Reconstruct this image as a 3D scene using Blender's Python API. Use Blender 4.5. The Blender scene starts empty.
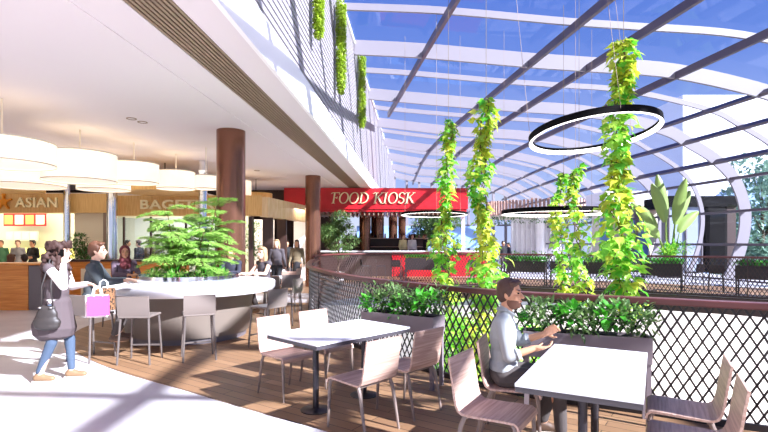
import bpy, bmesh, math, random
from mathutils import Vector, Matrix, Quaternion
from mathutils.geometry import tessellate_polygon
random.seed(11)
SC = bpy.context.scene
C = SC.collection
F = 490.0; HZ = 243.0; EYE = 1.65
V = Vector
PI = math.pi

def P(x, y, D):
    return V(((x-384)/F*D, D, EYE-(y-HZ)/F*D))
def FP(x, y):
    D = EYE*F/(y-HZ)
    return V(((x-384)/F*D, D, 0))

# ---------------------------------------------------------------- materials
def lin(h):
    h = h.lstrip('#')
    o = []
    for i in (0, 2, 4):
        v = int(h[i:i+2], 16)/255
        o.append(v/12.92 if v <= .04045 else ((v+.055)/1.055)**2.4)
    return (o[0], o[1], o[2], 1)
MATS = {}
def mat(name, col, rough=.5, metal=0, spec=.5, emit=None, es=0, trans=0):
    m = bpy.data.materials.new(name); m.use_nodes = True
    b = m.node_tree.nodes['Principled BSDF']
    b.inputs['Base Color'].default_value = lin(col)
    b.inputs['Roughness'].default_value = rough
    b.inputs['Metallic'].default_value = metal
    b.inputs['Specular IOR Level'].default_value = spec
    if emit:
        b.inputs['Emission Color'].default_value = lin(emit)
        b.inputs['Emission Strength'].default_value = es
    MATS[name] = m
    return m
def noisy(name, c1, c2, scale=(8, 8, 8), rough=.5, detail=4, metal=0, ramp=(.35, .65), bump=0, kind='noise', spec=.5, coords='Object'):
    m = mat(name, c1, rough, metal, spec); nt = m.node_tree; b = nt.nodes['Principled BSDF']
    tc = nt.nodes.new('ShaderNodeTexCoord'); mp = nt.nodes.new('ShaderNodeMapping')
    mp.inputs['Scale'].default_value = scale
    nt.links.new(tc.outputs[coords], mp.inputs['Vector'])
    if kind == 'wave':
        tx = nt.nodes.new('ShaderNodeTexWave'); tx.inputs['Scale'].default_value = 1; tx.inputs['Distortion'].default_value = 1.5
        tx.inputs['Detail'].default_value = detail; out = tx.outputs['Fac']
    elif kind == 'vor':
        tx = nt.nodes.new('ShaderNodeTexVoronoi'); tx.inputs['Scale'].default_value = 1; out = tx.outputs['Distance']
    else:
        tx = nt.nodes.new('ShaderNodeTexNoise'); tx.inputs['Scale'].default_value = 1; tx.inputs['Detail'].default_value = detail; out = tx.outputs['Fac']
    nt.links.new(mp.outputs['Vector'], tx.inputs['Vector'])
    r = nt.nodes.new('ShaderNodeValToRGB')
    r.color_ramp.elements[0].position = ramp[0]; r.color_ramp.elements[1].position = ramp[1]
    r.color_ramp.elements[0].color = lin(c1); r.color_ramp.elements[1].color = lin(c2)
    nt.links.new(out, r.inputs['Fac']); nt.links.new(r.outputs['Color'], b.inputs['Base Color'])
    if bump:
        bp = nt.nodes.new('ShaderNodeBump'); bp.inputs['Strength'].default_value = bump; bp.inputs['Distance'].default_value = .01
        nt.links.new(out, bp.inputs['Height']); nt.links.new(bp.outputs['Normal'], b.inputs['Normal'])
    return m
def leafmat(name, cols, trans=.35, rough=.45):
    m = mat(name, cols[0], rough); nt = m.node_tree; b = nt.nodes['Principled BSDF']
    g = nt.nodes.new('ShaderNodeNewGeometry'); r = nt.nodes.new('ShaderNodeValToRGB')
    e = r.color_ramp.elements
    while len(e) < len(cols): e.new(.5)
    for i, c_ in enumerate(cols):
        e[i].position = i/(len(cols)-1); e[i].color = lin(c_)
    nt.links.new(g.outputs['Random Per Island'], r.inputs['Fac'])
    nt.links.new(r.outputs['Color'], b.inputs['Base Color'])
    t = nt.nodes.new('ShaderNodeBsdfTranslucent'); nt.links.new(r.outputs['Color'], t.inputs['Color'])
    mx = nt.nodes.new('ShaderNodeMixShader'); mx.inputs[0].default_value = trans
    nt.links.new(b.outputs[0], mx.inputs[1]); nt.links.new(t.outputs[0], mx.inputs[2])
    nt.links.new(mx.outputs[0], nt.nodes['Material Output'].inputs['Surface'])
    return m
def glassmat(name, tint='#e6f0ff', gloss=.05, rough=.02):
    m = bpy.data.materials.new(name); m.use_nodes = True; nt = m.node_tree; nt.nodes.clear()
    o = nt.nodes.new('ShaderNodeOutputMaterial'); t = nt.nodes.new('ShaderNodeBsdfTransparent'); t.inputs[0].default_value = lin(tint)
    gl = nt.nodes.new('ShaderNodeBsdfGlossy'); gl.inputs['Roughness'].default_value = rough
    lw = nt.nodes.new('ShaderNodeLayerWeight'); lw.inputs['Blend'].default_value = .5
    pw = nt.nodes.new('ShaderNodeMath'); pw.operation = 'POWER'; pw.inputs[1].default_value = 5; nt.links.new(lw.outputs['Facing'], pw.inputs[0])
    mu = nt.nodes.new('ShaderNodeMath'); mu.operation = 'MULTIPLY_ADD'; mu.inputs[1].default_value = .5; mu.inputs[2].default_value = gloss; mu.use_clamp = True
    nt.links.new(pw.outputs[0], mu.inputs[0])
    mx = nt.nodes.new('ShaderNodeMixShader'); nt.links.new(mu.outputs[0], mx.inputs[0])
    nt.links.new(t.outputs[0], mx.inputs[1]); nt.links.new(gl.outputs[0], mx.inputs[2]); nt.links.new(mx.outputs[0], o.inputs['Surface'])
    MATS[name] = m
    return m
def planks(name, c1, c2, bw, bh, rough=.45, ang=0, mortar='#2a1c14', msize=.004):
    m = mat(name, c1, rough); nt = m.node_tree; b = nt.nodes['Principled BSDF']
    tc = nt.nodes.new('ShaderNodeTexCoord'); mp = nt.nodes.new('ShaderNodeMapping'); mp.inputs['Rotation'].default_value = (0, 0, ang)
    nt.links.new(tc.outputs['Object'], mp.inputs['Vector'])
    br = nt.nodes.new('ShaderNodeTexBrick'); br.inputs['Scale'].default_value = 1
    br.inputs['Color1'].default_value = lin(c1); br.inputs['Color2'].default_value = lin(c2); br.inputs['Mortar'].default_value = lin(mortar)
    br.inputs['Mortar Size'].default_value = msize; br.inputs['Brick Width'].default_value = bw; br.inputs['Row Height'].default_value = bh
    nt.links.new(mp.outputs['Vector'], br.inputs['Vector'])
    nz = nt.nodes.new('ShaderNodeTexNoise'); nz.inputs['Scale'].default_value = 3; nz.inputs['Detail'].default_value = 6
    mp2 = nt.nodes.new('ShaderNodeMapping'); mp2.inputs['Scale'].default_value = (2, 25, 2); mp2.inputs['Rotation'].default_value = (0, 0, ang)
    nt.links.new(tc.outputs['Object'], mp2.inputs['Vector']); nt.links.new(mp2.outputs['Vector'], nz.inputs['Vector'])
    mx = nt.nodes.new('ShaderNodeMix'); mx.data_type = 'RGBA'; mx.blend_type = 'MULTIPLY'; mx.inputs[0].default_value = .35
    nt.links.new(br.outputs['Color'], mx.inputs[6]); nt.links.new(nz.outputs['Fac'], mx.inputs[7])
    nt.links.new(mx.outputs[2], b.inputs['Base Color'])
    return m

M = {}
M['stone'] = noisy('stone_floor', '#c6c0c2', '#d4cfd0', (1.5, 1.5, 1.5), .35)
M['deck'] = planks('deck_wood', '#a9825f', '#8f6b4d', 1.8, .14, .5, math.radians(35))
M['ceil'] = mat('ceiling_paint', '#dcd3d7', .7)
M['white'] = mat('white_paint', '#f1eef0', .55)
M['frame'] = mat('arch_paint', '#857f86', .5)
M['purlin'] = mat('purlin_paint', '#5a505c', .45)
M['screen'] = mat('screen_metal', '#958f94', .5)
M['screen2'] = mat('screen_joint', '#7d777b', .5)
M['slat'] = mat('grille_slat', '#8a7462', .5)
M['black'] = mat('black_matte', '#0c0a0a', .8, 0, .1)
M['bronze'] = noisy('bronze', '#7b5240', '#8d6350', (2, 2, .4), .22, metal=.75)
M['chrome'] = mat('chrome', '#d9dce4', .12, 1)
M['wood'] = noisy('ply_wood', '#a78475', '#c9a998', (3, 60, 60), .45, 5)
M['woodleg'] = mat('chair_leg', '#7d6c63', .4)
M['tabletop'] = mat('table_laminate', '#f3f1f3', .3)
M['tableedge'] = mat('table_edge', '#454045', .4)
M['tpost'] = mat('table_post', '#343034', .35, .5)
M['taupe'] = mat('stool_taupe', '#7a6e67', .4)
M['taupe_d'] = mat('stool_legs', '#6f6560', .35, .3)
M['counter'] = mat('counter_white', '#f4f2f4', .25)
M['counterbase'] = mat('counter_base', '#75695f', .5)
M['rail'] = mat('handrail_red_brown', '#5e2f2c', .4)
M['mesh'] = mat('mesh_metal', '#1d1718', .5)
M['mesh2'] = mat('mesh_metal_brown', '#3c2a28', .5)
M['planter'] = mat('planter_grey', '#7c7073', .5)
M['planterd'] = mat('planter_dark', '#2c2628', .5)
M['soil'] = mat('soil', '#3a2c20', .9)
M['red'] = noisy('kiosk_red', '#b30f1b', '#c01724', (3, 3, 3), .4)
M['gold'] = mat('gold_letters', '#e9dcae', .3, .3)
M['fascia'] = noisy('fascia_wood', '#c79a58', '#d9b170', (40, 2, 2), .5, 3)
M['fascia2'] = noisy('fascia_wood_pale', '#d0b080', '#dcc297', (40, 2, 2), .5, 3)
M['orange'] = noisy('counter_wood', '#c9762c', '#e09645', (2, 2, 30), .4, 5)
M['cream'] = mat('cream_wall', '#e8dcc0', .7)
M['shopwall'] = mat('shop_wall', '#cfd2be', .7)
M['grey'] = mat('grey_panel', '#6f686c', .5)
M['dbrown'] = mat('dark_brown', '#3a2620', .5)
M['lamp'] = mat('lamp_shade', '#fff6e2', .6, emit='#fff4e2', es=.45)
M['lampband'] = mat('lamp_band', '#d8cdbb', .5)
M['led'] = mat('led_strip', '#ffffff', .5, emit='#fff8f0', es=2.2)
M['glass'] = glassmat('roof_glass', '#dfe9ff', .015)
M['wglass'] = glassmat('wall_glass', '#e8f0fa', .08)
M['bglass'] = mat('blue_glass', '#8fb4e6', .1, 0, .8)
M['gglass'] = mat('grey_glass', '#8d95a6', .15, 0, .7)
M['ivy'] = leafmat('ivy_leaf', ['#4fae2c', '#74c83c', '#a0da4c', '#cbe35c', '#5ab834'], .45)
M['ivyy'] = leafmat('ivy_leaf_yellow', ['#a8c030', '#dcdc50', '#c0c43c', '#84be38', '#e6df70'], .45)
M['moss'] = leafmat('moss_leaf', ['#90b02c', '#b4cc40', '#7c9c24', '#c6d658'])
M['bush'] = leafmat('bush_leaf', ['#4a6c38', '#66844a', '#809a5c', '#3a5a2c'])
M['bright'] = leafmat('bright_leaf', ['#48a82c', '#60bc3a', '#3a9626'])
M['fern'] = leafmat('fern_leaf', ['#8aba54', '#a6d066', '#c0de80', '#78a848'], .4)
M['dkleaf'] = leafmat('dark_leaf', ['#2f5a24', '#3f7030', '#4c7c34'], .25)
M['palm'] = leafmat('palm_leaf', ['#7f9a48', '#95ad58', '#6f8c40'], .3)
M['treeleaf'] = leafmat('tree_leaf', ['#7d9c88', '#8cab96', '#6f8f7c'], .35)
M['stem'] = mat('stem', '#6a5a34', .7)
M['trunk'] = mat('trunk', '#5b4636', .8)
M['skin'] = mat('skin_tan', '#c58f6d', .55)
M['skinl'] = mat('skin_light', '#e0b49a', .55)
M['skind'] = mat('skin_deep', '#9a6a50', .55)
M['hairb'] = mat('hair_brown', '#4a2f22', .6)
M['hairc'] = mat('hair_curly_brown', '#3c241e', .7)
M['hairbl'] = mat('hair_blonde', '#a98662', .6)
M['hairk'] = mat('hair_black', '#1c1512', .6)
M['hairr'] = mat('hair_auburn', '#5c3824', .6)
def cloth(n, c_): M[n] = mat('cloth_'+n, c_, .85)
for n, c_ in dict(shirt='#9a9d9d', trouser='#4b4340', coat='#54484a', jeans='#465569', blouse='#efe6e0', jacket='#4b5154', purple='#5b4a56', navy='#2b2b38',
                  blackc='#17161a', scarf='#6b2f34', khaki='#6e5f47', grey_c='#7d7a7c', skirt='#201c20', cream_c='#d8c890', tank='#4c4549', red_c='#a03030', white_c='#eee8e2', green_c='#3e6b4a').items(): cloth(n, c_)
M['shoe'] = mat('shoe_tan', '#86694c', .6); M['shoed'] = mat('shoe_brown', '#5a4232', .6); M['sole'] = mat('shoe_sole', '#ddd3c6', .6)
M['leather'] = mat('bag_leather', '#332d2b', .5)
M['pink'] = mat('paper_pink', '#d8477c', .6); M['paperw'] = mat('paper_white', '#f0ecea', .6)
M['leopard'] = noisy('paper_leopard', '#1c100a', '#8a6240', (38, 38, 38), .6, kind='vor', ramp=(.38, .5))
M['stubble'] = mat('stubble', '#6f4a38', .8)
M['eye'] = mat('eye_dark', '#1b120e', .2); M['lip'] = mat('lip', '#a8604e', .5)
M['bldg'] = mat('white_building', '#f4f4f8', .8)
M['pav'] = mat('outside_paving', '#a9a8ac', .8)
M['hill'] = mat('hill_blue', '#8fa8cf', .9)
M['clay'] = mat('timber_slat', '#b98f7c', .6)

# ---------------------------------------------------------------- mesh builder
class MB:
    def __init__(s): s.v = []; s.f = []
    def add(s, vs, fs):
        n = len(s.v); s.v += [tuple(v) for v in vs]; s.f += [tuple(i+n for i in f) for f in fs]
    def box(s, c, d, rz=0, R=None):
        hx, hy, hz = d[0]/2, d[1]/2, d[2]/2
        pts = [V((x, y, z)) for x in (-hx, hx) for y in (-hy, hy) for z in (-hz, hz)]
        R = R or Matrix.Rotation(rz, 3, 'Z')
        s.add([R @ p+V(c) for p in pts], [(0, 1, 3, 2), (4, 6, 7, 5), (0, 4, 5, 1), (2, 3, 7, 6), (0, 2, 6, 4), (1, 5, 7, 3)])
        return s
    def bar(s, a, b, w, h, up=(0, 0, 1), caps=True):
        a, b = V(a), V(b); d = (b-a).normalized(); up = V(up)
        sd = d.cross(up)
        if sd.length < 1e-4: sd = d.cross(V((1, 0, 0)))
        sd.normalize(); u = sd.cross(d)
        o = [sd*x*w/2+u*z*h/2 for x, z in ((-1, -1), (1, -1), (1, 1), (-1, 1))]
        fs = [(0, 1, 5, 4), (1, 2, 6, 5), (2, 3, 7, 6), (3, 0, 4, 7)]
        if caps: fs += [(3, 2, 1, 0), (4, 5, 6, 7)]
        s.add([a+q for q in o]+[b+q for q in o], fs); return s
    def tube(s, pts, r, n=8, caps=True):
        pts = [V(p) for p in pts]; rs = r if isinstance(r, (list, tuple)) else [r]*len(pts)
        vs = []; fs = []; u = None
        for i, p in enumerate(pts):
            d = (pts[min(i+1, len(pts)-1)]-pts[max(i-1, 0)])
            d = d.normalized() if d.length > 1e-9 else V((0, 0, 1))
            if u is None: u = d.orthogonal().normalized()
            else:
                u = u-d*u.dot(d)
                u = u.normalized() if u.length > 1e-6 else d.orthogonal().normalized()
            w = d.cross(u)
            vs += [p+(u*math.cos(2*PI*k/n)+w*math.sin(2*PI*k/n))*rs[i] for k in range(n)]
        for i in range(len(pts)-1):
            for k in range(n):
                k2 = (k+1) % n
                fs.append((i*n+k, i*n+k2, (i+1)*n+k2, (i+1)*n+k))
        if caps: fs += [tuple(range(n-1, -1, -1)), tuple((len(pts)-1)*n+k for k in range(n))]
        s.add(vs, fs); return s
    def lathe(s, prof, n=32, c=(0, 0, 0), caps=True):
        vs = []; fs = []; c = V(c)
        for r, z in prof:
            vs += [c+V((r*math.cos(2*PI*k/n), r*math.sin(2*PI*k/n), z)) for k in range(n)]
        for i in range(len(prof)-1):
            for k in range(n):
                k2 = (k+1) % n; fs.append((i*n+k, i*n+k2, (i+1)*n+k2, (i+1)*n+k))
        if caps: fs += [tuple(range(n-1, -1, -1)), tuple((len(prof)-1)*n+k for k in range(n))]
        s.add(vs, fs); return s
    def cap(s, a, b, ra, rb, n=12):
        a, b = V(a), V(b); d = b-a; L = d.length
        d = d/L if L > 1e-6 else V((0, 0, 1))
        pts = []; rs = []
        for t in (-85, -55, -25, 0): pts.append(a+d*ra*math.sin(math.radians(t))); rs.append(ra*math.cos(math.radians(t)))
        for t in (0, 25, 55, 85): pts.append(b+d*rb*math.sin(math.radians(t))); rs.append(rb*math.cos(math.radians(t)))
        return s.tube(pts, rs, n)
    def ell(s, c, r, R=None, n=16, m=10):
        c = V(c); R = R or Matrix.Identity(3); vs = []; fs = []
        for i in range(m+1):
            t = -PI/2+PI*max(.02, min(m-.02, i))/m
            for k in range(n):
                a = 2*PI*k/n
                vs.append(c+R @ V((r[0]*math.cos(t)*math.cos(a), r[1]*math.cos(t)*math.sin(a), r[2]*math.sin(t))))
        for i in range(m):
            for k in range(n):
                k2 = (k+1) % n; fs.append((i*n+k, i*n+k2, (i+1)*n+k2, (i+1)*n+k))
        fs += [tuple(range(n-1, -1, -1)), tuple(m*n+k for k in range(n))]
        s.add(vs, fs); return s
    def prism(s, poly, z0, z1):
        n = len(poly); pz = [V((p[0], p[1], 0)) for p in poly]
        area = sum(pz[i].x*pz[(i+1) % n].y-pz[(i+1) % n].x*pz[i].y for i in range(n))
        if area < 0: pz.reverse()
        vs = [p+V((0, 0, z0)) for p in pz]+[p+V((0, 0, z1)) for p in pz]
        fs = [(i, (i+1) % n, n+(i+1) % n, n+i) for i in range(n)]
        for t in tessellate_polygon([pz]):
            a, b, c = t
            if (pz[b]-pz[a]).cross(pz[c]-pz[a]).z < 0: a, c = c, a
            fs += [(a+n, b+n, c+n), (c, b, a)]
        s.add(vs, fs); return s
    def sheet(s, rows):
        n = len(rows[0]); vs = [p for r in rows for p in r]
        s.add(vs, [(i*n+k, i*n+k+1, (i+1)*n+k+1, (i+1)*n+k) for i in range(len(rows)-1) for k in range(n-1)]); return s
    def sweep(s, path, sect, up=(0, 0, 1), closed=False):
        # sect: list of (side, up) offsets; path list of points
        path = [V(p) for p in path]; up = V(up); n = len(sect); vs = []; m = len(path)
        for i, p in enumerate(path):
            if closed: d = path[(i+1) % m]-path[i-1]
            else: d = path[min(i+1, m-1)]-path[max(i-1, 0)]
            d.normalize(); sd = d.cross(up).normalized(); u = sd.cross(d)
            vs += [p+sd*a+u*b for a, b in sect]
        fs = []
        for i in range(m if closed else m-1):
            j = (i+1) % m
            fs += [(i*n+k, i*n+(k+1) % n, j*n+(k+1) % n, j*n+k) for k in range(n)]
        if not closed: fs += [tuple(range(n-1, -1, -1)), tuple((m-1)*n+k for k in range(n))]
        s.add(vs, fs); return s
    def leaf(s, p, d, up, L, W, droop=.15, lobes=False):
        p = V(p); d = V(d).normalized(); sd = d.cross(V(up))
        if sd.length < 1e-3: sd = d.orthogonal()
        sd.normalize(); u = sd.cross(d)
        sp = p+d*L*.45
        if lobes:
            pts = [p, p+d*L*.05+sd*W*.42, p+d*L*.42+sd*W*.5+u*W*.1, p+d*L*.62+sd*W*.2, p+d*L-u*L*droop, p+d*L*.62-sd*W*.2, p+d*L*.42-sd*W*.5+u*W*.1, p+d*L*.05-sd*W*.42]
        else:
            pts = [p, p+d*L*.3+sd*W*.45+u*W*.1, p+d*L*.65+sd*W*.4, p+d*L-u*L*droop, p+d*L*.65-sd*W*.4, p+d*L*.3-sd*W*.45+u*W*.1]
        n = len(pts)
        s.add(pts+[sp], [(i, (i+1) % n, n) for i in range(n)]); return s
    def mesh(s, name):
        me = bpy.data.meshes.new(name); me.from_pydata(s.v, [], s.f); me.update(); return me
    def build(s, name, m, parent=None, smooth=False, bevel=0, loc=None, rz=0):
        me = s.mesh(name); return link(name, me, m, parent, smooth, bevel, loc, rz)
def link(name, me, m, parent=None, smooth=False, bevel=0, loc=None, rz=0):
    o = bpy.data.objects.new(name, me); C.objects.link(o)
    for mm in (m if isinstance(m, list) else [m]):
        if mm is not None: me.materials.append(mm)
    if smooth:
        me.polygons.foreach_set('use_smooth', [True]*len(me.polygons))
        if smooth == 'auto':
            try: me.set_sharp_from_angle(angle=math.radians(40))
            except Exception: pass
    if bevel:
        b = o.modifiers.new('bevel', 'BEVEL'); b.width = bevel; b.segments = 2; b.limit_method = 'ANGLE'
    if parent: o.parent = parent
    if loc is not None: o.location = loc
    if rz: o.rotation_euler[2] = rz
    return o
def tag(o, label=None, cat=None, group=None, kind=None):
    if label: o['label'] = label
    if cat: o['category'] = cat
    if group: o['group'] = group
    if kind: o['kind'] = kind
    return o
def thing(name, label, cat, loc=(0, 0, 0), rz=0, group=None):
    o = bpy.data.objects.new(name, None); C.objects.link(o); o.location = loc; o.rotation_euler = (0, 0, rz); o.empty_display_size = .1
    return tag(o, label, cat, group)
def st(o): o['kind'] = 'structure'; return o
def dup(root, loc, rz, label, group=None):
    def rec(o, par):
        c = o.copy(); C.objects.link(c)
        if par: c.parent = par
        for ch in list(o.children): rec(ch, c)
        return c
    r = rec(root, None); r.location = loc; r.rotation_euler = (0, 0, rz); r['label'] = label
    if group: r['group'] = group
    return r
def head(d): return math.atan2(-d[0], d[1])
def remesh(mb, voxel, it=3, fac=.5):
    me = mb.mesh('tmp'); o = bpy.data.objects.new('tmp', me); C.objects.link(o)
    r = o.modifiers.new('r', 'REMESH'); r.mode = 'VOXEL'; r.voxel_size = voxel; r.use_smooth_shade = True
    if it:
        s = o.modifiers.new('s', 'SMOOTH'); s.iterations = it; s.factor = fac
    dg = bpy.context.evaluated_depsgraph_get()
    out = bpy.data.meshes.new_from_object(o.evaluated_get(dg))
    bpy.data.objects.remove(o); bpy.data.meshes.remove(me)
    return out
def resample(path, step):
    path = [V(p) for p in path]; L = [0]
    for a, b in zip(path, path[1:]): L.append(L[-1]+(b-a).length)
    n = max(2, int(round(L[-1]/step))+1); out = []; j = 0
    for i in range(n):
        t = L[-1]*i/(n-1)
        while j < len(L)-2 and L[j+1] < t: j += 1
        w = (t-L[j])/max(1e-9, L[j+1]-L[j]); out.append(path[j].lerp(path[j+1], w))
    return out
def cr(pts, k=8):
    pts = [V(p) for p in pts]; out = []
    q = [pts[0]*2-pts[1]]+pts+[pts[-1]*2-pts[-2]]
    for i in range(1, len(q)-2):
        a, b, c, d = q[i-1:i+3]
        for j in range(k):
            t = j/k
            out.append(.5*((2*b)+(c-a)*t+(2*a-5*b+4*c-d)*t*t+(3*b-a-3*c+d)*t**3))
    out.append(pts[-1]); return out
# ---------------------------------------------------------------- setting
KX = 32/490.0                       # the building's long axis drifts to +X with depth
def ax(off, D): return off+KX*D
Y0, YC, Y1 = -5.0, 23.6, 50.0
RAILH = 1.13
near_pts = [(11, 2.4), (8, 2.6), (5.6, 3.2), (3.33, 4.25), (2.56, 4.68), (1.64, 5.15), (1.285, 5.43), (.81, 5.93), (.47, 6.375), (.014, 6.99), (-.553, 7.97), (-1.18, 9.6), (-1.7, 11.3), (-2.05, 13.5), (-2.3, 16)]
far_pts = [(-2.3, 16), (-2.25, 17.6), (-1.5, 19.2), (0, 19.8), (2.5, 19.3), (5.1, 18.4), (8.5, 16.3), (9.9, 15.3), (11.2, 14.3), (12.6, 12.8), (13.3, 10), (12.8, 6), (11, 2.4)]
near_path = cr([(x, y, 0) for x, y in near_pts], 8)
far_path = cr([(x, y, 0) for x, y in far_pts], 6)
void = [(p.x, p.y) for p in near_path]+[(p.x, p.y) for p in far_path[1:-1]]
def ring_slab(name, outer, inner, z0, z1, m):
    loops = [[V((x, y, 0)) for x, y in outer], [V((x, y, 0)) for x, y in inner]]
    flat = [p for l in loops for p in l]; mb = MB(); n = len(flat)
    vs = [p+V((0, 0, z1)) for p in flat]+[p+V((0, 0, z0)) for p in flat]; fs = []
    for a, b, c in tessellate_polygon(loops):
        if (flat[b]-flat[a]).cross(flat[c]-flat[a]).z < 0: a, c = c, a
        fs += [(a, b, c), (c+n, b+n, a+n)]
    o = 0
    for l in loops:
        k = len(l)
        for i in range(k): fs.append((o+i, o+(i+1) % k, o+(i+1) % k+n, o+i+n))
        o += k
    mb.add(vs, fs); return st(mb.build(name, m))
ring_slab('floor', [(-26, Y0), (17.5, Y0), (17.5, Y1), (-26, Y1)], void, -.5, 0, M['stone'])
deck_edge = cr([(1.6, 2.6, 0), (.5, 3.6, 0), (-.49, 4.28, 0), (-1.45, 4.93, 0), (-2.3, 5.53, 0), (-3.49, 6.36, 0), (-4.66, 7.42, 0), (-5.5, 8.6, 0), (-5.9, 10, 0), (-5.6, 12, 0), (-4.6, 13.6, 0)], 6)
inner = [(p.x, p.y) for p in near_path if p.y < 13.6 and p.x < 5]
in2 = []
for i, (x, y) in enumerate(inner):
    a = V(inner[max(0, i-1)]); b = V(inner[min(len(inner)-1, i+1)]); d = (b-a).normalized(); nrm = V((-d.y, d.x))
    # deck lies on the camera's side of the rail
    q = V((x, y))-nrm*.02 if (V((x, y))-nrm*.02).length < V((x, y)).length else V((x, y))+nrm*.02
    in2.append((q.x, q.y))
st(MB().prism([(5, 1.2)]+in2+[(p.x, p.y) for p in reversed(deck_edge)]+[(1.6, 1.2)], -.004, .006).build('floor_deck', M['deck']))
# lower storey seen through the mesh
fp = [p for p in far_path if p.y > 3 and p.y < 23 and p.x > -2.4]
tr = MB(); tr.sweep([p+V((0, 0, -.26)) for p in resample(fp, .4)], [(-.03, -.27), (.05, -.27), (.05, .25), (-.03, .25)]); st(tr.build('trim_7', M['dbrown']))
fo_ = []
for i, p in enumerate(fp):
    a_, b_ = fp[max(0, i-1)], fp[min(len(fp)-1, i+1)]; d_ = (b_-a_).normalized(); n_ = V((-d_.y, d_.x, 0))
    fo_.append((p+n_*.02, p+n_*4.5))
dk = MB(); dk.sheet([[a_+V((0, 0, .006)), b_+V((0, 0, .006))] for a_, b_ in fo_ if b_.x < 17.2 and b_.x > -9]); st(dk.build('floor_far_deck', M['deck']))
st(MB().box((5, 16, -4.7), (30, 40, .2)).build('floor_lower', M['stone']))
w = MB().box((4, 24.6, -2.95), (30, .3, 3.3)); st(w.build('wall_lower_back', M['white']))
st(MB().box((4, 24.3, -.95), (30, .5, .9)).build('trim_1', M['gglass']))

# left ceiling: strips beside a recessed light groove and a slatted air grille
def strip(o0, o1, z0, z1, m, name, y0=Y0, y1=YC, mb=None):
    b = mb or MB()
    b.prism([(ax(o0, y0), y0), (ax(o1, y0), y0), (ax(o1, y1), y1), (ax(o0, y1), y1)], z0, z1)
    return b if mb else st(b.build(name, m))
strip(-24, -3.66, 4.2, 4.5, M['ceil'], 'ceiling')
strip(-3.66, -3.44, 4.215, 4.5, M['ceil'], 'ceiling_groove')
strip(-3.44, -3.09, 4.2, 4.5, M['ceil'], 'ceiling_edge')
strip(-2.56, -2.12, 4.2, 4.5, M['ceil'], 'ceiling_soffit')
strip(-3.09, -2.56, 4.4, 4.5, M['black'], 'ceiling_recess')
g = MB()
for i in range(9):
    o = -3.09+.53*(i+.5)/9
    strip(o-.017, o+.017, 4.2, 4.27, None, '', mb=g)
o_ = st(g.build('ceiling_grille', M['slat']))
st(MB().prism([(-26, Y0), (ax(-2.12, Y0)-.02, Y0), (ax(-2.12, Y1)-.02, Y1), (-26, Y1)], 4.5, 4.7).build('ceiling_slab', M['white']))
strip(-2.13, -2.07, 4.18, 4.74, M['white'], 'trim_2', y1=Y1)
strip(-2.3, -2.12, 4.2, 4.5, M['white'], 'trim_3', y0=YC, y1=Y1)
# dark brown sheet standing in for the far ceiling's shaded underside
st(MB().box((-14, YC+.2, 3.9), (25, .3, 1.0)).build('ceiling_far_shade', M['dbrown']))
st(MB().box((-15, 32, 2.2), (24, .3, 4.6)).build('wall_back', M['dbrown']))
st(MB().box((-26, 22, 2.2), (.3, 56, 5)).build('wall_left', M['cream']))
# upper-storey louvred screen
s = MB(); n = 30
for i in range(n):
    z = 4.78+i*.124
    strip(-2.19, -2.13, z, z+.085, None, '', y1=Y1, mb=s)
st(s.build('wall_screen', M['screen']))
strip(-2.32, -2.3, 4.7, 8.5, M['screen2'], 'wall_screen_backing', y1=Y1)
j = MB()
for k in range(22):
    D = 4+k*2.1
    j.box((ax(-2.155, D), D, 6.6), (.05, .035, 3.7))
st(j.build('trim_4', M['screen2']))
strip(-2.26, -2.08, 8.46, 8.56, M['white'], 'trim_5', y1=Y1)

# ---------------------------------------------------------------- glass vault
NODES = [(x_, z_+.1 if z_ > 1 else z_) for x_, z_ in [(1.35, 8.38), (4.97, 8.06), (6.95, 7.92), (10.0, 7.68), (13.2, 6.95), (14.5, 6.31), (15.85, 5.45), (16.75, 4.43), (17.2, 2.99), (17.05, 1.48), (16.5, 0.0)]]
SD = [(-10, 2.2), (1.2, 1.9), (6.4, 1.3), (11.6, .75), (16.8, 0), (22, -.75), (27.2, -1.5), (32.4, -1.95), (37.6, -2.1), (50, -2.0)]
def shift(D):
    for (a, s0), (b, s1) in zip(SD, SD[1:]):
        if a <= D <= b: return s0+(s1-s0)*(D-a)/(b-a)
    return SD[-1][1]
def profile(D):
    sx = ax(-2.1, D); s0 = shift(D)
    nd = [(x+s0, z) for x, z in NODES]
    nd = [q for q in nd if q[0] > sx+.5]
    return [(sx, 8.6)]+nd
def curve(D, k=6):
    return cr([(x, D, z) for x, z in profile(D)], k)
def fin(D, depth, th):
    c = curve(D); mb = MB(); q = []
    for i, p in enumerate(c):
        d = (c[min(i+1, len(c)-1)]-c[max(i-1, 0)]).normalized(); nrm = V((d.z, 0, -d.x))
        if nrm.z > 0 and p.z > 5: nrm = -nrm
        if p.z <= 5 and nrm.x > 0: nrm = -nrm
        q.append((p, p+nrm*depth))
    vs = []; fs = []
    for a, b in q: vs += [a-V((0, th/2, 0)), a+V((0, th/2, 0)), b+V((0, th/2, 0)), b-V((0, th/2, 0))]
    m = len(q)
    for i in range(m-1):
        for k in range(4): fs.append((i*4+k, i*4+(k+1) % 4, i*4+4+(k+1) % 4, i*4+4+k))
    fs += [(3, 2, 1, 0), ((m-1)*4, (m-1)*4+1, (m-1)*4+2, (m-1)*4+3)]
    mb.add(vs, fs); return mb
ARCH = [1.2+5.2*i-5.2 for i in range(0, 11)]
for D in ARCH:
    st(fin(D, .5, .1).build('roof_arch', M['frame']))
    if D+2.6 < Y1: st(fin(D+2.6, .2, .08).build('roof_rib', M['frame']))
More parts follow.
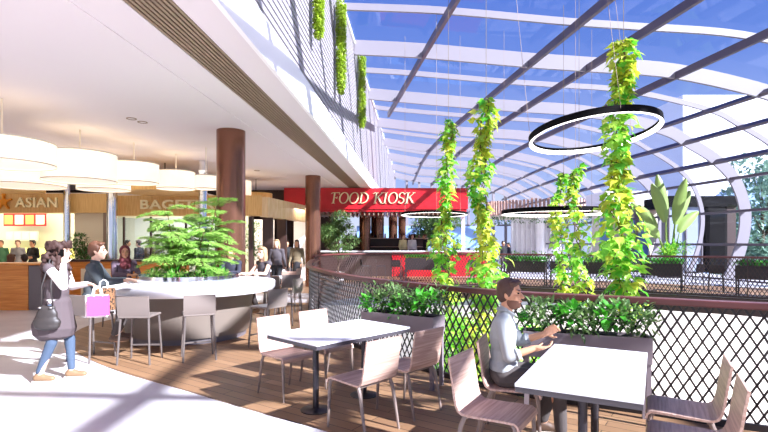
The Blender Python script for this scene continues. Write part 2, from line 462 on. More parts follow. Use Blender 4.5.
for k in range(len(NODES)):
    mb = MB(); prev = None
    for D in [a+h for a in ARCH for h in (0, 2.6)]:
        x, z = NODES[k][0]+shift(D), NODES[k][1]
        if x < ax(-2.1, D)+.2: break
        c = V((x, D, z))
        dirx = (V((0, 0, -1)) if k < 4 else V((-.7, 0, -.7)) if k < 7 else V((-1, 0, 0)))
        c = c+dirx*.4
        if prev: mb.bar(prev, c, .11, .24, up=dirx*-1)
        prev = c
    if mb.v: st(mb.build('roof_purlin', M['purlin']))
for i, D in enumerate(ARCH[:-1]):
    a, b = curve(D, 6), curve(D+5.2, 6)
    n = min(len(a), len(b))
    if len(a) != len(b):
        a = resample(a, 1)if 0 else a
        def even(c, m):
            L = sum((q-p).length for p, q in zip(c, c[1:])); return resample(c, L/(m-1))
        a, b = even(a, 60), even(b, 60)
        n = min(len(a), len(b))
    mb = MB(); mb.sheet([a[:n], b[:n]]); st(mb.build('window_%d' % (i+1), M['glass'], smooth=True))
# far end wall of glass with white mullions
ew = MB(); c = curve(47.9)
xs0, xs1 = ax(-2.1, 48), 14.4
for i in range(12):
    x = xs0+(xs1-xs0)*i/11
    zt = min((p.z for p in c if abs(p.x-x) < .8), default=8)
    ew.box((x, 48.2, zt/2), (.22, .3, zt))
for z in (1.3, 3.4, 5.6): ew.box(((xs0+xs1)/2, 48.2, z), (xs1-xs0, .16, .16))
st(ew.build('window_frame_far', M['frame']))
MBg = MB(); MBg.add([(xs0, 48.3, 0), (xs1, 48.3, 0), (xs1, 48.3, 5), (xs0, 48.3, 8)], [(0, 1, 2, 3)]); st(MBg.build('window_20', M['glass']))

# ---------------------------------------------------------------- outside
st(MB().box((20, 70, -5.2), (400, 300, .3)).build('ground_outside', M['pav']))
hb = P(683, 95, 75)
st(MB().box((hb.x+30, 85, hb.z/2-2), (60, 20, hb.z+4)).build('exterior_building', M['bldg']))
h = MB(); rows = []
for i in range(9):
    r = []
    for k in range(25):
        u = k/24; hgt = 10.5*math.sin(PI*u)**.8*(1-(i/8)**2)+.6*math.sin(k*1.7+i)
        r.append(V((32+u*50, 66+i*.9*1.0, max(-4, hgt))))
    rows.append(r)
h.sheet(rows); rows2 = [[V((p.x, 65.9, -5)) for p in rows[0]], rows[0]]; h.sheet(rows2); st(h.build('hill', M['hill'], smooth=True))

# ---------------------------------------------------------------- railings
def lattice(path, z0, z1, a, b, th):
    mb = MB(); pts = resample(path, a); rows = int(round((z1-z0)/b)); bb = (z1-z0)/rows
    for i in range(len(pts)-1):
        for jx in range(rows):
            if (i+jx) % 2 == 0: p, q = pts[i]+V((0, 0, z0+jx*bb)), pts[i+1]+V((0, 0, z0+(jx+1)*bb))
            else: p, q = pts[i+1]+V((0, 0, z0+jx*bb)), pts[i]+V((0, 0, z0+(jx+1)*bb))
            d = (pts[i+1]-pts[i]).normalized(); nrm = V((d.y, -d.x, 0))
            mb.bar(p, q, th, .006, up=nrm, caps=False)
    return mb
def railing(label, path, m, a, b, th, rw, RAILH, name='mesh_railing'):
    r = thing(name, label, 'railing')
    pp = resample(path, .25)
    lattice(path, .06, RAILH-.04, a, b, th).build('mesh_panel', m, r)
    MB().sweep([p+V((0, 0, RAILH-.03)) for p in pp], [(-rw/2, -.03), (rw/2, -.03), (rw/2, .03), (-rw/2, .03)]).build('handrail', M['rail'], r, bevel=.008)
    MB().sweep([p+V((0, 0, .035)) for p in pp], [(-.02, -.03), (.02, -.03), (.02, .03), (-.02, .03)]).build('bottom_rail', m, r)
    po = resample(path, 5.5)
    for p in po[1:-1]:
        MB().box((0, 0, RAILH/2-.02), (.022, .022, RAILH-.07)).build('post', m, r, loc=p)
    return r
vis_near = [p for p in near_path if p.x < 7.5]
railing('black diamond mesh railing with red-brown handrail beside the dining tables', vis_near, M['mesh'], .05, .088, .019, .13, RAILH)
vis_far = [p for p in far_path if p.y > 3.6]
railing('brown mesh railing along the far side of the atrium opening', vis_far, M['mesh2'], .055, .095, .021, .1, 1.25)

# ---------------------------------------------------------------- columns
def column(D, x, r, h, m, base=True, name='column'):
    p = P(x, 243, D); mb = MB().lathe([(r, 0), (r, h)], 40)
    return st(mb.build(name, m, smooth='auto', loc=(p.x, D, 0)))
column(11.15, 231, .318, 4.2, M['bronze']); column(18.65, 313, .29, 4.2, M['bronze'])
for x, D, r in ((112, 15.3, .155), (67, 15.8, .1), (203, 15.2, .13)): column(D, x, r, 4.2, M['chrome'])
for x, D, r in ((365, 26, .3), (377.5, 27, .36), (393, 29, .26), (402, 31, .24)): column(D, x, r, 4.4, M['bronze'])
# ---------------------------------------------------------------- furniture
def pts_sheet(prof, w, th):
    # ply shell: side profile (y,z) extruded along x with thickness
    mb = MB(); p = [V((0, y, z)) for y, z in prof]; n = len(p); top = []; bot = []
    for i in range(n):
        d = (p[min(i+1, n-1)]-p[max(i-1, 0)]).normalized(); nr = V((0, -d.z, d.y))
        top.append(p[i]+nr*th/2); bot.append(p[i]-nr*th/2)
    vs = []
    for x in (-w/2, w/2): vs += [q+V((x, 0, 0)) for q in top]+[q+V((x, 0, 0)) for q in bot]
    fs = []
    for i in range(n-1):
        fs += [(i, i+1, 2*n+i+1, 2*n+i), (n+i+1, n+i, 3*n+i, 3*n+i+1), (i+1, i, n+i, n+i+1), (2*n+i, 2*n+i+1, 3*n+i+1, 3*n+i)]
    fs += [(0, 2*n, 3*n, n), (2*n+n-1, n-1, 2*n-1, 4*n-1)]
    mb.add(vs, fs); return mb
SEATP = [(.235, .405), (.228, .435), (.205, .452), (.12, .452), (0, .447), (-.12, .444), (-.165, .447), (-.195, .465)]
BACKP = [(-.195, .465), (-.212, .50), (-.225, .56), (-.24, .66), (-.256, .76), (-.268, .83)]
def make_chair(label, loc, d, group):
    r = thing('dining_chair', label, 'chair', loc, head(d), group)
    pts_sheet(SEATP, .43, .016).build('seat', M['wood'], r, smooth='auto')
    pts_sheet(BACKP, .43, .016).build('backrest', M['wood'], r, smooth='auto')
    for sx in (-1, 1):
        MB().tube([(sx*.195, .2, .44), (sx*.2, .215, .38), (sx*.205, .235, 0)], [.016, .017, .011], 8).build('leg', M['woodleg'], r, smooth='auto')
        MB().tube([(sx*.195, -.15, .435), (sx*.2, -.18, .36), (sx*.205, -.25, 0)], [.016, .017, .011], 8).build('leg', M['woodleg'], r, smooth='auto')
    MB().bar((-.195, .19, .43), (.195, .19, .43), .02, .02).bar((-.195, -.14, .428), (.195, -.14, .428), .02, .02).build('seat_frame', M['woodleg'], r)
    return r
U = V((.69, .724, 0)); W_ = V((.724, -.69, 0))
U2 = V((.485, .875, 0)).normalized(); W2 = V((.875, -.485, 0)).normalized()
T1 = V((-.444, 5.07, 0)); T2 = V((1.50, 3.58, 0))
G = 'plywood chairs at the two front tables'
ch = make_chair('plywood chair across the table from the camera, near the bar stools', V((-1.06, 5.35, 0)), W_, G)
CH = [('plywood chair beside the planter end of the centre table, facing camera', V((-.68, 5.82, 0)), W_),
      ('plywood chair with its sunlit back to camera at centre table', V((-.19, 4.37, 0)), -W_),
      ('plywood chair with its back to camera, near the low planter box', V((.24, 4.84, 0)), -W_),
      ('empty plywood chair next to the seated man, sunlit back', V((.80, 3.52, 0)), V((.84, -.54, 0))),
      ('plywood chair the man in the grey shirt sits on', V((1.10, 4.17, 0)), V((.93, -.36, 0))),
      ('empty plywood chair facing the seated man across his table', V((2.175, 3.56, 0)), -W2),
      ('plywood chair partly cut off by the picture edge, at the man\'s table', V((1.885, 3.02, 0)), -W2)]
for l, p, d in CH: dup(ch, p, head(d), l)

def make_table(label, loc, d, L, W, group):
    r = thing('dining_table', label, 'table', loc, head(d), group)   # long side along local y
    MB().box((0, 0, .741), (W, L, .018)).build('tabletop', M['tabletop'], r)
    MB().box((0, 0, .714), (W-.004, L-.004, .036)).build('edge_band', M['tableedge'], r)
    for s in (-1, 1):
        q = MB().lathe([(.15, 0), (.15, .012), (.045, .022), (.03, .03), (.03, .69)], 28).build('pedestal', M['tpost'], r, smooth='auto', loc=(0, s*L*.26, 0))
        MB().box((0, 0, .69), (W*.6, .06, .012)).build('bracket', M['tpost'], q)
    return r
make_table('white topped dining table in the centre with four plywood chairs', T1, U, 1.27, .79, 'white dining tables')
make_table('white topped dining table where the man in the grey shirt sits', T2, U2, 1.42, .73, 'white dining tables')

# round bar counter with planter
CC = V((-3.49, 8.8, 0)); CH_ = .97
r = thing('round_counter', 'large round white bar counter with a planted bowl in the middle', 'counter', CC)
MB().lathe([(1.40, CH_-.17), (1.47, CH_-.16), (1.5, CH_-.12), (1.5, CH_-.02), (1.485, CH_), (.86, CH_)], 96).build('countertop', M['counter'], r, smooth='auto')
MB().lathe([(1.02, .1), (1.12, CH_-.17)], 64).build('base', M['counterbase'], r, smooth='auto')
MB().lathe([(.98, 0), (.98, .1)], 64).build('plinth', M['grey'], r, smooth='auto')
MB().lathe([(.86, CH_-.02), (.86, CH_+.12), (.83, CH_+.12), (.83, CH_+.06)], 72).build('planter_rim', M['chrome'], r, smooth='auto')
MB().lathe([(.83, CH_+.05), (.4, CH_+.08), (.01, CH_+.09)], 48, caps=False).build('soil', M['soil'], r, smooth=True)

def make_stool(label, loc, d, group):
    r = thing('bar_stool', label, 'stool', loc, head(d), group)
    MB().box((0, 0, .65), (.42, .40, .03)).build('seat', M['taupe'], r, bevel=.01)
    pts_sheet([(-.19, .655), (-.205, .70), (-.215, .80), (-.22, .93)], .42, .016).build('backrest', M['taupe'], r, smooth='auto')
    for sx in (-1, 1):
        for sy in (-1, 1):
            MB().tube([(sx*.185, sy*.17, .64), (sx*.215, sy*.21, 0)], [.016, .014], 8).build('leg', M['taupe_d'], r, smooth='auto')
    MB().bar((-.207, .197, .2), (.207, .197, .2), .02, .02).build('footrest', M['taupe_d'], r)
    return r
GS = 'taupe bar stools around the round counter'
def around(phi, rad=1.9):
    a = math.radians(phi); d = V((math.sin(a), -math.cos(a), 0)); return CC+d*rad, -d
p, d = around(3, 2.0)
sl = make_stool('taupe bar stool with low back, beside the man in the grey jacket', p, d, GS)
for l, phi, rad in (('taupe bar stool with low back at the middle of the counter front', 25, 2.0),
                    ('taupe bar stool at the counter, nearest the brass-brown column', 58, 1.95),
                    ('bar stool the man in the grey jacket sits on', -20, 1.95),
                    ('bar stool the woman in the dark red headscarf sits on', -117, 1.95),
                    ('bar stool the blonde woman sits on', 146, 1.78),
                    ('bar stool the man behind the fern sits on', 173, 1.78)):
    p, d = around(phi, rad); dup(sl, p, head(d), l)

# small cafe tables and stools beyond the counter
def cafe_table(label, loc, group):
    r = thing('cafe_table', label, 'table', loc, .1, group)
    MB().box((0, 0, .735), (.66, .66, .03)).build('tabletop', M['tabletop'], r, bevel=.005)
    MB().lathe([(.22, 0), (.22, .015), (.03, .03), (.03, .72)], 20).build('pedestal', M['tpost'], r, smooth='auto')
    return r
ct = cafe_table('small square table past the round counter, chairs around it', V((-2.72, 13.2, 0)), 'small cafe tables behind the counter')
dup(ct, V((-3.6, 16.3, 0)), .2, 'small square table near the shop doorway past the first cafe table')
GC = 'seats at the small cafe tables'
for l, p, d in (('wooden chair at the small cafe table, back to the counter', V((-2.8, 12.5, 0)), V((.1, 1, 0))),
                ('wooden chair beside small cafe table, facing the mesh railing', V((-3.4, 13.2, 0)), V((1, .1, 0))),
                ('wooden chair beyond the small cafe table, facing camera', V((-2.78, 13.95, 0)), V((-.1, -1, 0))),
                ('wooden chair at second cafe table facing the shops', V((-3.0, 15.9, 0)), V((-1, .2, 0)))):
    dup(ch, p, head(d), l, GC)
dup(sl, V((-1.95, 10.0, 0)), head((-.9, .3, 0)), 'dark stool standing alone between the round counter and railing', GC)
dup(sl, V((-2.2, 11.3, 0)), head((-.5, 1, 0)), 'stool standing between the round counter and first cafe table', GC)

# ---------------------------------------------------------------- shop fronts
def text_mesh(body, size, ext, bold=0, spacing=1.0):
    cu = bpy.data.curves.new('t', 'FONT'); cu.body = body; cu.size = size; cu.extrude = ext; cu.offset = bold; cu.space_character = spacing; cu.resolution_u = 4
    o = bpy.data.objects.new('t', cu); C.objects.link(o); dg = bpy.context.evaluated_depsgraph_get()
    me = bpy.data.meshes.new_from_object(o.evaluated_get(dg)); bpy.data.objects.remove(o); bpy.data.curves.remove(cu)
    return me
def fit_text(name, body, x0, x1, zb, zt, y, m, parent, bold=.02):
    me = text_mesh(body, 1, .03, bold, 1.05)
    xs = [v.co.x for v in me.vertices]; ys = [v.co.y for v in me.vertices]
    sx = (x1-x0)/(max(xs)-min(xs)); sy = (zt-zb)/(max(ys)-min(ys)); mx, my = min(xs), min(ys)
    for v in me.vertices: v.co = V((x0+(v.co.x-mx)*sx, y-v.co.z, zb+(v.co.y-my)*sy))
    return link(name, me, m, parent)
D1, D2 = 16.0, 16.6
def X(x, D): return (x-384)/F*D
def Z(y, D): return EYE-(y-HZ)/F*D
s1 = thing('shop_sign', 'pale wood fascia sign reading ASIAN with a gold emblem', 'sign', (X(40, D1), D1, 2.63))
ox, oy, oz = s1.location
w0, w1 = X(-120, D1), X(107, D1)
MB().box(((w0+w1)/2-ox, .2, .32), (w1-w0, .4, .62)).build('fascia_board', M['fascia'], s1)
fit_text('letters', 'ASIAN', X(16, D1)-ox, X(58, D1)-ox, Z(207.5, D1)-oz, Z(197.5, D1)-oz, -.03, M['gold'], s1)
em = MB(); ex, ez = X(5, D1)-ox, Z(202, D1)-oz
for k in range(5):
    a = math.radians(90+72*k); em.bar((ex, -.06, ez), (ex+.27*math.cos(a), -.06, ez+.27*math.sin(a)), .05, .09, up=(0, 1, 0))
em.lathe([(.0, 0), (.1, 0)], 3) if 0 else None
em.ell((ex, -.06, ez), (.12, .05, .12)).ell((ex, -.06, ez+.24), (.07, .04, .07))
em.build('emblem', mat('emblem_orange', '#d98a1c', .4, .3), s1)
s2 = thing('shop_sign', 'pale wood fascia sign reading BAGETERIE beside the large column', 'sign', (X(180, D2), D2, 2.55))
ox, oy, oz = s2.location; w0, w1 = X(114, D2), X(262, D2)
MB().box(((w0+w1)/2-ox, .2, Z(205.5, D2)-oz), (w1-w0, .4, .68)).build('fascia_board', M['fascia'], s2)
fit_text('letters', 'BAGETERIE', X(141, D2)-ox, X(228, D2)-ox, Z(209.2, D2)-oz, Z(199.8, D2)-oz, -.03, M['gold'], s2)
s3 = thing('shop_fascia', 'plain pale wood fascia turning away beside the kiosk sign', 'sign', (X(264, D2), D2, 2.55))
a0 = V((0, 0, .32)); a1 = V((X(312, 21.5), 21.5, 2.85))-V(s3.location)
MB().bar(a0, V((a1.x, a1.y, .32)), .3, .66).build('fascia_board', M['fascia2'], s3)
# interiors
ZS = 2.63
st(MB().box((-17.0, 20.2, 1.6), (11.2, .2, 3.2)).build('wall_shop_back', M['shopwall']))
st(MB().box((X(165, 21), 21.2, 1.6), (7.2, .2, 3.2)).build('wall_shop_back_second', M['shopwall']))
cp0, cp1 = X(74, 16.3), X(104, 16.3)
st(MB().box(((cp0+cp1)/2, 16.4, 1.32), (cp1-cp0, .15, 2.64)).build('wall_panel', M['cream']))
st(MB().box((X(107.5, 16.2), 16.2, 1.6), (.12, .3, 3.2)).build('trim_6', M['slat']))
st(MB().box((-13.9, 18.6, 3.34), (15.6, 3.6, .06)).build('ceiling_shops', M['ceil']))
# window mullions of the second shop
for x in (124, 151, 186, 216): st(MB().box((X(x, 16.9), 16.9, 1.27), (.06, .06, 2.55)).build('window_frame_shop', M['dbrown']))
st(MB().box((X(165, 16.9), 16.95, 1.27), (X(262, 16.9)-X(116, 16.9), .01, 2.5)).build('window_21', M['wglass']))
# side wall with doorway, right of the big column
for x, D in ((251, 16.8), (268, 17.3), (282, 18.6)):
    st(MB().box((X(x, D), D, 1.28), (.34 if x > 262 else .12, .2, 2.56)).build('door_frame_shop', M['dbrown']))
st(MB().box((X(258, 19), 20, 1.3), (.8, .1, 2.6)).build('wall_white', M['white']))
st(MB().box((X(300, 21.4), 21.6, 1.3), (.6, .1, 2.6)).build('wall_white_second', M['white']))
# menu boards and counters
def board(name, label, x0, y0, x1, y1, D, m, m2):
    r = thing(name, label, 'menu board', (X((x0+x1)/2, D), D, Z(y1, D)))
    w, h = X(x1, D)-X(x0, D), Z(y0, D)-Z(y1, D)
    MB().box((0, 0, h/2), (w, .05, h)).build('frame', m, r)
    n = 4
    for i in range(n):
        q = w/n; MB().box((-w/2+q*(i+.5), -.03, h/2), (q*.8, .02, h*.75)).build('picture', m2[i % len(m2)], r)
    return r
o1 = mat('menu_amber', '#e0a45c', .6); o2 = mat('menu_cream', '#f2e6c8', .6); o3 = mat('menu_pale_green', '#dfe4c8', .6)
board('menu_board', 'amber picture menu board inside the shop under the ASIAN sign', 4, 213.5, 46, 226, 19.6, M['red'], [o1, o2])
board('menu_board', 'pale wide menu board below the amber one in ASIAN shop', 6, 231, 38, 241, 19.7, M['shopwall'], [o3, o2])
yl = mat('light_strip', '#f4ec8a', .5, emit='#f2e87a', es=1.0)
r = thing('serving_counter', 'serving counter with a glowing yellow back strip in ASIAN shop', 'counter', (X(15, 19.2), 19.2, 0))
MB().box((0, 0, .5), (5, .5, 1.0)).build('body', M['shopwall'], r); MB().box((0, .2, 1.25), (5, .05, .4)).build('light_strip', yl, r)
r = thing('wood_counter', 'orange wood counter block with a grey end panel', 'counter', (X(-20, 12.3), 12.3, 0))
a, b = X(-90, 12.3), X(28, 12.0); ox = r.location.x
MB().box(((a+b)/2-ox, 0, .55), (b-a, .6, 1.1)).build('body', M['orange'], r)
MB().box((X(36.5, 12)-ox, 0, .55), (.4, .58, 1.08)).build('end_panel', M['grey'], r)
MB().box(((a+b)/2-ox+.2, 0, 1.13), (b-a+.45, .66, .05)).build('worktop', M['orange'], r)
r = thing('bench_counter', 'long orange wood shop counter with black top behind the seated people', 'counter', (X(120, 14.6), 14.6, 0))
a, b = X(50, 14.6), X(186, 14.6); ox = r.location.x
MB().box(((a+b)/2-ox, 0, .55), (b-a, .5, 1.1)).build('body', M['orange'], r)
MB().box(((a+b)/2-ox, 0, 1.13), (b-a+.05, .6, .05)).build('worktop', M['dbrown'], r)
for k in range(4): MB().box((a-ox+(b-a)*(k+.5)/4, -.26, .5), ((b-a)/4-.15, .03, .8)).build('front_panel', M['cream'] if k % 2 else M['orange'], r)

# drum lamps
def drum(label, x, y0, y1, hw, D, first=None):
    z1, z0 = Z(y0, D), Z(y1, D); rr = hw/F*D; h = z1-z0
    r = thing('drum_lamp', label, 'lamp', (X(x, D), D, z0), 0, 'big glowing drum lamps over the food court')
    MB().lathe([(rr, 0), (rr, h)], 40, caps=False).build('lamp_shade', M['lamp'], r, smooth='auto')
    MB().lathe([(rr*.98, .02), (.01, .02)], 40, caps=False).build('diffuser', M['lamp'], r, smooth='auto')
    for z in (0, h): MB().lathe([(rr*1.005, z-.012), (rr*1.005, z+.012)], 40, caps=False).build('trim_ring', M['lampband'], r, smooth='auto')
    MB().tube([(0, 0, h-.02), (0, 0, 4.195-z0)], .015, 6).build('suspension_rod', M['lampband'], r)
    MB().bar((-rr, 0, h-.02), (rr, 0, h-.02), .02, .02).build('spider', M['lampband'], r)
    return r
drum('largest glowing drum lamp, cut off at the picture edge', 2, 142, 164, 46, 8.6)
drum('wide glowing drum lamp in front of the ASIAN sign end', 80, 154, 181, 33, 11)
drum('glowing drum lamp hanging low below the first two', 22, 172, 186, 38, 12.6)
drum('middle glowing drum lamp above the BAGETERIE sign start', 134, 164, 183, 23, 12.4)
drum('glowing drum lamp over the BAGETERIE lettering', 176, 172, 189, 18, 14)
drum('small glowing drum lamp just beside the big column', 206, 176, 189, 11, 13.1)
drum('small drum lamp showing past the far side of the big column', 240, 181, 196, 11, 17.4)
drum('faint drum lamp tucked between two larger ones over the counter', 104, 176, 190, 24, 13.6)
def disc(label, x, y, hw, D):
    z = Z(y, D); rr = hw/F*D
    r = thing('ceiling_disc', label, 'ceiling panel', (X(x, D), D, z), 0, 'round wooden ceiling discs')
    MB().lathe([(rr, 0), (rr, .16), (rr*.97, .16)], 40).build('panel', M['fascia'], r, smooth='auto')
    MB().tube([(0, 0, .15), (0, 0, max(.2, 4.2-z))], .02, 6).build('hanger', M['dbrown'], r)
disc('round wooden ceiling disc above the gold emblem', 6, 191, 33, 14.8)
disc('round wooden ceiling disc above BAGETERIE sign', 165, 193.5, 38, 15.6)
disc('round wooden ceiling disc between big column and red sign', 256, 197.5, 16, 19.6)
for l, x, y in (('recessed downlight ring in the white ceiling, first of a pair', 131.5, 118.5), ('recessed downlight ring in the white ceiling beside the first', 142.5, 122), ('recessed downlight in the ceiling past the big column', 257, 170.5)):
    D = 2.55*F/(HZ-y); r = thing('downlight', l, 'ceiling light', (X(x, D), D, 4.2), 0, 'recessed downlights')
    MB().lathe([(.1, -.012), (.1, .0), (.075, .0), (.075, -.012), (.1, -.012)], 28, caps=False).build('ring', M['slat'], r, smooth='auto')
    MB().lathe([(.074, -.003), (.01, -.003)], 24, caps=False).build('lens', M['ceil'], r)

# ---------------------------------------------------------------- food kiosk
KD = 22.5
k = thing('food_kiosk', 'red FOOD KIOSK stand with white letters and a white counter top', 'kiosk', (X(376, KD), KD, 0))
ox = k.location.x
a, b = X(284, KD), X(468, KD); zb, zt = Z(209, KD), Z(188, KD); cx = (a+b)/2-ox
fa = MB().box((cx, 2.2, (zb+zt)/2), (b-a, 4.4, zt-zb)).build('fascia', M['red'], k)
MB().box((cx, 2.2, zb-.06), (b-a-.1, 4.3, .12)).build('red_trim', M['red'], k)
sl_ = MB()
for i in range(40): sl_.box((a-ox+(b-a)*(i+.5)/40, 1.2, zb-.2), (.05, 2.2, .16))
sl_.build('soffit_slats', M['slat'], k)
# serif lettering from strokes
def serif(name, word, x0, x1, zb_, zt_, y, m, parent):
    H = zt_-zb_; mb = MB()
    def stroke(pts, w0):
        for (p, q), w in zip(zip(pts, pts[1:]), w0 if isinstance(w0, list) else [w0]*len(pts)):
            mb.bar((p[0], 0, p[1]), (q[0], 0, q[1]), .05, w, up=(q[1]-p[1], 0, -(q[0]-p[0])))
    def arc(cx_, cz, rx, rz, a0, a1, thick, thin, n=14):
        pp = [(cx_+rx*math.cos(math.radians(a0+(a1-a0)*i/n)), cz+rz*math.sin(math.radians(a0+(a1-a0)*i/n))) for i in range(n+1)]
        for i in range(n):
            aa = math.radians(a0+(a1-a0)*(i+.5)/n); stroke(pp[i:i+2], thin+(thick-thin)*abs(math.cos(aa)))
    T, t = .13, .05; adv = {'F': .68, 'O': .92, 'D': .92, ' ': .42, 'K': .86, 'I': .46, 'S': .66}
    g = []; x = 0
    for chh in word:
        s0 = len(mb.v)
        if chh == 'F':
            stroke([(.2, 0), (.2, 1)], T); stroke([(0, .97), (.66, .97)], t); stroke([(.66, .99), (.62, .8)], t); stroke([(.2, .52), (.48, .52)], t); stroke([(.48, .62), (.46, .42)], t); stroke([(.06, .02), (.36, .02)], t); stroke([(0, .97), (-.12, .88)], t)
        if chh == 'O': arc(.43, .5, .38, .49, 0, 360, T, t, 22)
        if chh == 'D':
            stroke([(.18, 0), (.18, 1)], T); arc(.3, .5, .5, .47, -90, 90, T, t); stroke([(.02, .97), (.3, .97)], t); stroke([(.02, .03), (.3, .03)], t)
        if chh == 'K':
            stroke([(.18, 0), (.18, 1)], T); stroke([(.22, .45), (.7, .95)], t); stroke([(.36, .58), (.74, .06)], T); stroke([(.02, .97), (.34, .97)], t); stroke([(.04, .02), (.32, .02)], t); stroke([(.58, .97), (.84, .97)], t); stroke([(.66, .06), (.92, .0)], t); stroke([(.02, .97), (-.12, .86)], t)
        if chh == 'I': stroke([(.2, 0), (.2, 1)], T); stroke([(.04, .97), (.36, .97)], t); stroke([(.04, .02), (.36, .02)], t)
        if chh == 'S': arc(.3, .74, .24, .24, 20, 270, T*.9, t); arc(.3, .26, .24, .24, 90, -160, T*.9, t)
        for i in range(s0, len(mb.v)):
            v = mb.v[i]; mb.v[i] = (v[0]+x+v[2]*.17, v[1], v[2])
        x += adv[chh]
    sx = (x1-x0)/(x+.1)
    mb.v = [(x0+v[0]*sx, y+v[1], zb_+v[2]*H) for v in mb.v]
    return mb.build(name, m, parent)
serif('letters', 'FOOD KIOSK', X(331, KD)-ox, X(415, KD)-ox, Z(203.5, KD), Z(192.5, KD), -.04, M['gold'], k)
KC = 24.2
cf = MB().box((X(440, KC)-ox, 1.8, .6), (X(488, KC)-X(392, KC), .5, 1.2)).build('counter_front', M['red'], k)
MB().box((X(351, KC)-ox, 1.8, .6), (X(391.5, KC)-X(312, KC), .5, 1.2)).build('bar_front', M['dbrown'], k)
MB().box((X(395, KC)-ox, 1.75, 1.24), (X(490, KC)-X(310, KC), .7, .06)).build('countertop', M['counter'], k)
for x in (330, 464): MB().box((X(x, KD+2)-ox, 2.3, 1.7), (.16, .16, 3.4)).build('post', M['white'] if x > 450 else M['dbrown'], k)
MB().box((X(385, 26.6)-ox, 4.1, .95), (4.6, .4, 1.9)).build('back_bar', M['dbrown'], k)
MB().box((X(395, 25)-ox, 2.9, .17), (8, 1.5, .34)).build('platform', M['dbrown'], k)
for i, z in enumerate((1.45, 1.9)): MB().box((X(385, 26.6)-ox, 3.8, z), (4.6, .3, .04)).build('shelf', M['wood'], k)
for i in range(16):
    xx = X(346, 26)+i*.26; c_ = [M['white'], M['dbrown'], M['black'], M['taupe']][i % 4]
    h_ = .16+.1*((i*7) % 3)/2
    o = MB().lathe([(.05, 0), (.05, h_*.7), (.025, h_*.85), (.025, h_)], 12).build('jar', c_, loc=(xx, KD+3.8, 1.922), smooth='auto')
    tag(o, ['white jar', 'brown jar', 'black bottle', 'taupe jar'][i % 4]+' on kiosk back shelf, %s from the tree end' % ['first', 'second', 'third', 'fourth', 'fifth', 'sixth', 'seventh', 'eighth', 'ninth', 'tenth', 'eleventh', 'twelfth', 'thirteenth', 'fourteenth', 'fifteenth', 'last'][i], 'jar', 'jars on the kiosk back shelf')
st(MB().box((X(420, 34), 36, 2.1), (9, .1, 1.6)).build('window_22', M['bglass']))

# ---------------------------------------------------------------- ring lights
def ring_light(label, x, y, hw, D, tilt=0, hh=.1, tilt_y=0):
    R = hw/F*D; c = P(x, y, D)
    r = thing('ring_light', label, 'pendant light', c, 0, 'ring pendant lights over the atrium')
    r.rotation_euler = (tilt, tilt_y, 0)
    n = 96
    MB().lathe([(R, -hh/2), (R, hh/2), (R-.045, hh/2), (R-.045, -hh/2+.02), (R, -hh/2)], n, caps=False).build('housing', M['black'], r, smooth='auto')
    MB().lathe([(R-.003, -hh/2-.004), (R-.05, -hh/2-.004), (R-.05, hh/2-.05)], n, caps=False).build('led_diffuser', M['led'], r, smooth='auto')
    for k_ in range(3):
        a = 2*PI*k_/3+.5; q = V((R*math.cos(a), R*math.sin(a), 0))
        MB().tube([q, q+V((0, 0, 7.6-c.z))], .004, 5).build('cable', M['slat'], r)
ring_light('largest white ring pendant light encircling the tallest ivy column', 593, 132.5, 62, 8.2, -.12, .11, -.06)
ring_light('black edged ring pendant light low over the opening by the twin ivy', 556, 212, 53, 13, 0, .11)
ring_light('small white ring pendant light below the red kiosk sign', 434, 214, 33, 13.5, -.02, .06)
# ---------------------------------------------------------------- plants
def rnd(a, b): return random.uniform(a, b)
def rdir():
    while True:
        v = V((rnd(-1, 1), rnd(-1, 1), rnd(-1, 1)))
        if .05 < v.length < 1: return v.normalized()
def clump(mb, c, r, n, L, W, up=.3, lobes=False):
    for _ in range(n):
        d = rdir(); p = V(c)+V((d.x*r[0], d.y*r[1], d.z*r[2]))*rnd(.35, 1)**.6
        dd = (d*.7+rdir()*.6+V((0, 0, up))).normalized()
        mb.leaf(p, dd, V((0, 0, 1)), L*rnd(.7, 1.25), W*rnd(.7, 1.2), .2, lobes)
def vine(label, x0, D, ytop, ybot, hw, seed, yell=.4, zbot=None, name='hanging_ivy', dens=1.0):
    random.seed(seed)
    zt = Z(ytop, D); zb = zbot if zbot is not None else Z(ybot, D); R = hw/F*D
    r = thing(name, label, 'hanging plant', (X(x0, D), D, zb), 0, 'ivy columns hanging in the atrium')
    H = zt-zb; a = MB(); b = MB(); n = int(H*92*dens*max(.5, R/.3)); stm = MB()
    ph = rnd(0, 6)
    def cen(t): return V((R*.35*math.sin(t*5.3*H/3+ph)+R*.2*math.sin(t*11+ph*2), R*.3*math.cos(t*4.1*H/3+ph), t*H))
    strands = []
    for k in range(4):
        pp = [cen(i/24)+V((rnd(-.3, .3)*R, rnd(-.3, .3)*R, 0)) for i in range(25)]
        stm.tube(pp, .008, 5)
    stm.tube([cen(1), V((cen(1).x, cen(1).y, 7.75-zb))], .005, 5)
    for i in range(n):
        t = rnd(0, 1); w = R*(.55+.45*math.sin(t*H*2.6+ph)*math.sin(t*H*1.1+2*ph))
        w = max(w, R*.22)
        if t > .93: w *= max(.3, (1-t)/.07)
        d = V((rnd(-1, 1), rnd(-1, 1), 0)); d = d.normalized() if d.length > .1 else V((1, 0, 0))
        p = cen(t)+d*w*rnd(.1, 1.15)
        dd = (d*.6+V((rnd(-.5, .5), rnd(-.5, .5), rnd(-1.0, .15)))).normalized()
        tgt = b if random.random() < yell*(1+.9*math.sin(t*H*3.1+ph)) else a
        tgt.leaf(p, dd, (d+V((0, 0, .7))).normalized(), rnd(.12, .24), rnd(.1, .2), .2, True)
    stm.build('stem', M['stem'], r)
    a.build('foliage', M['ivy'], r); b.build('yellow_foliage', M['ivyy'], r)
    return r
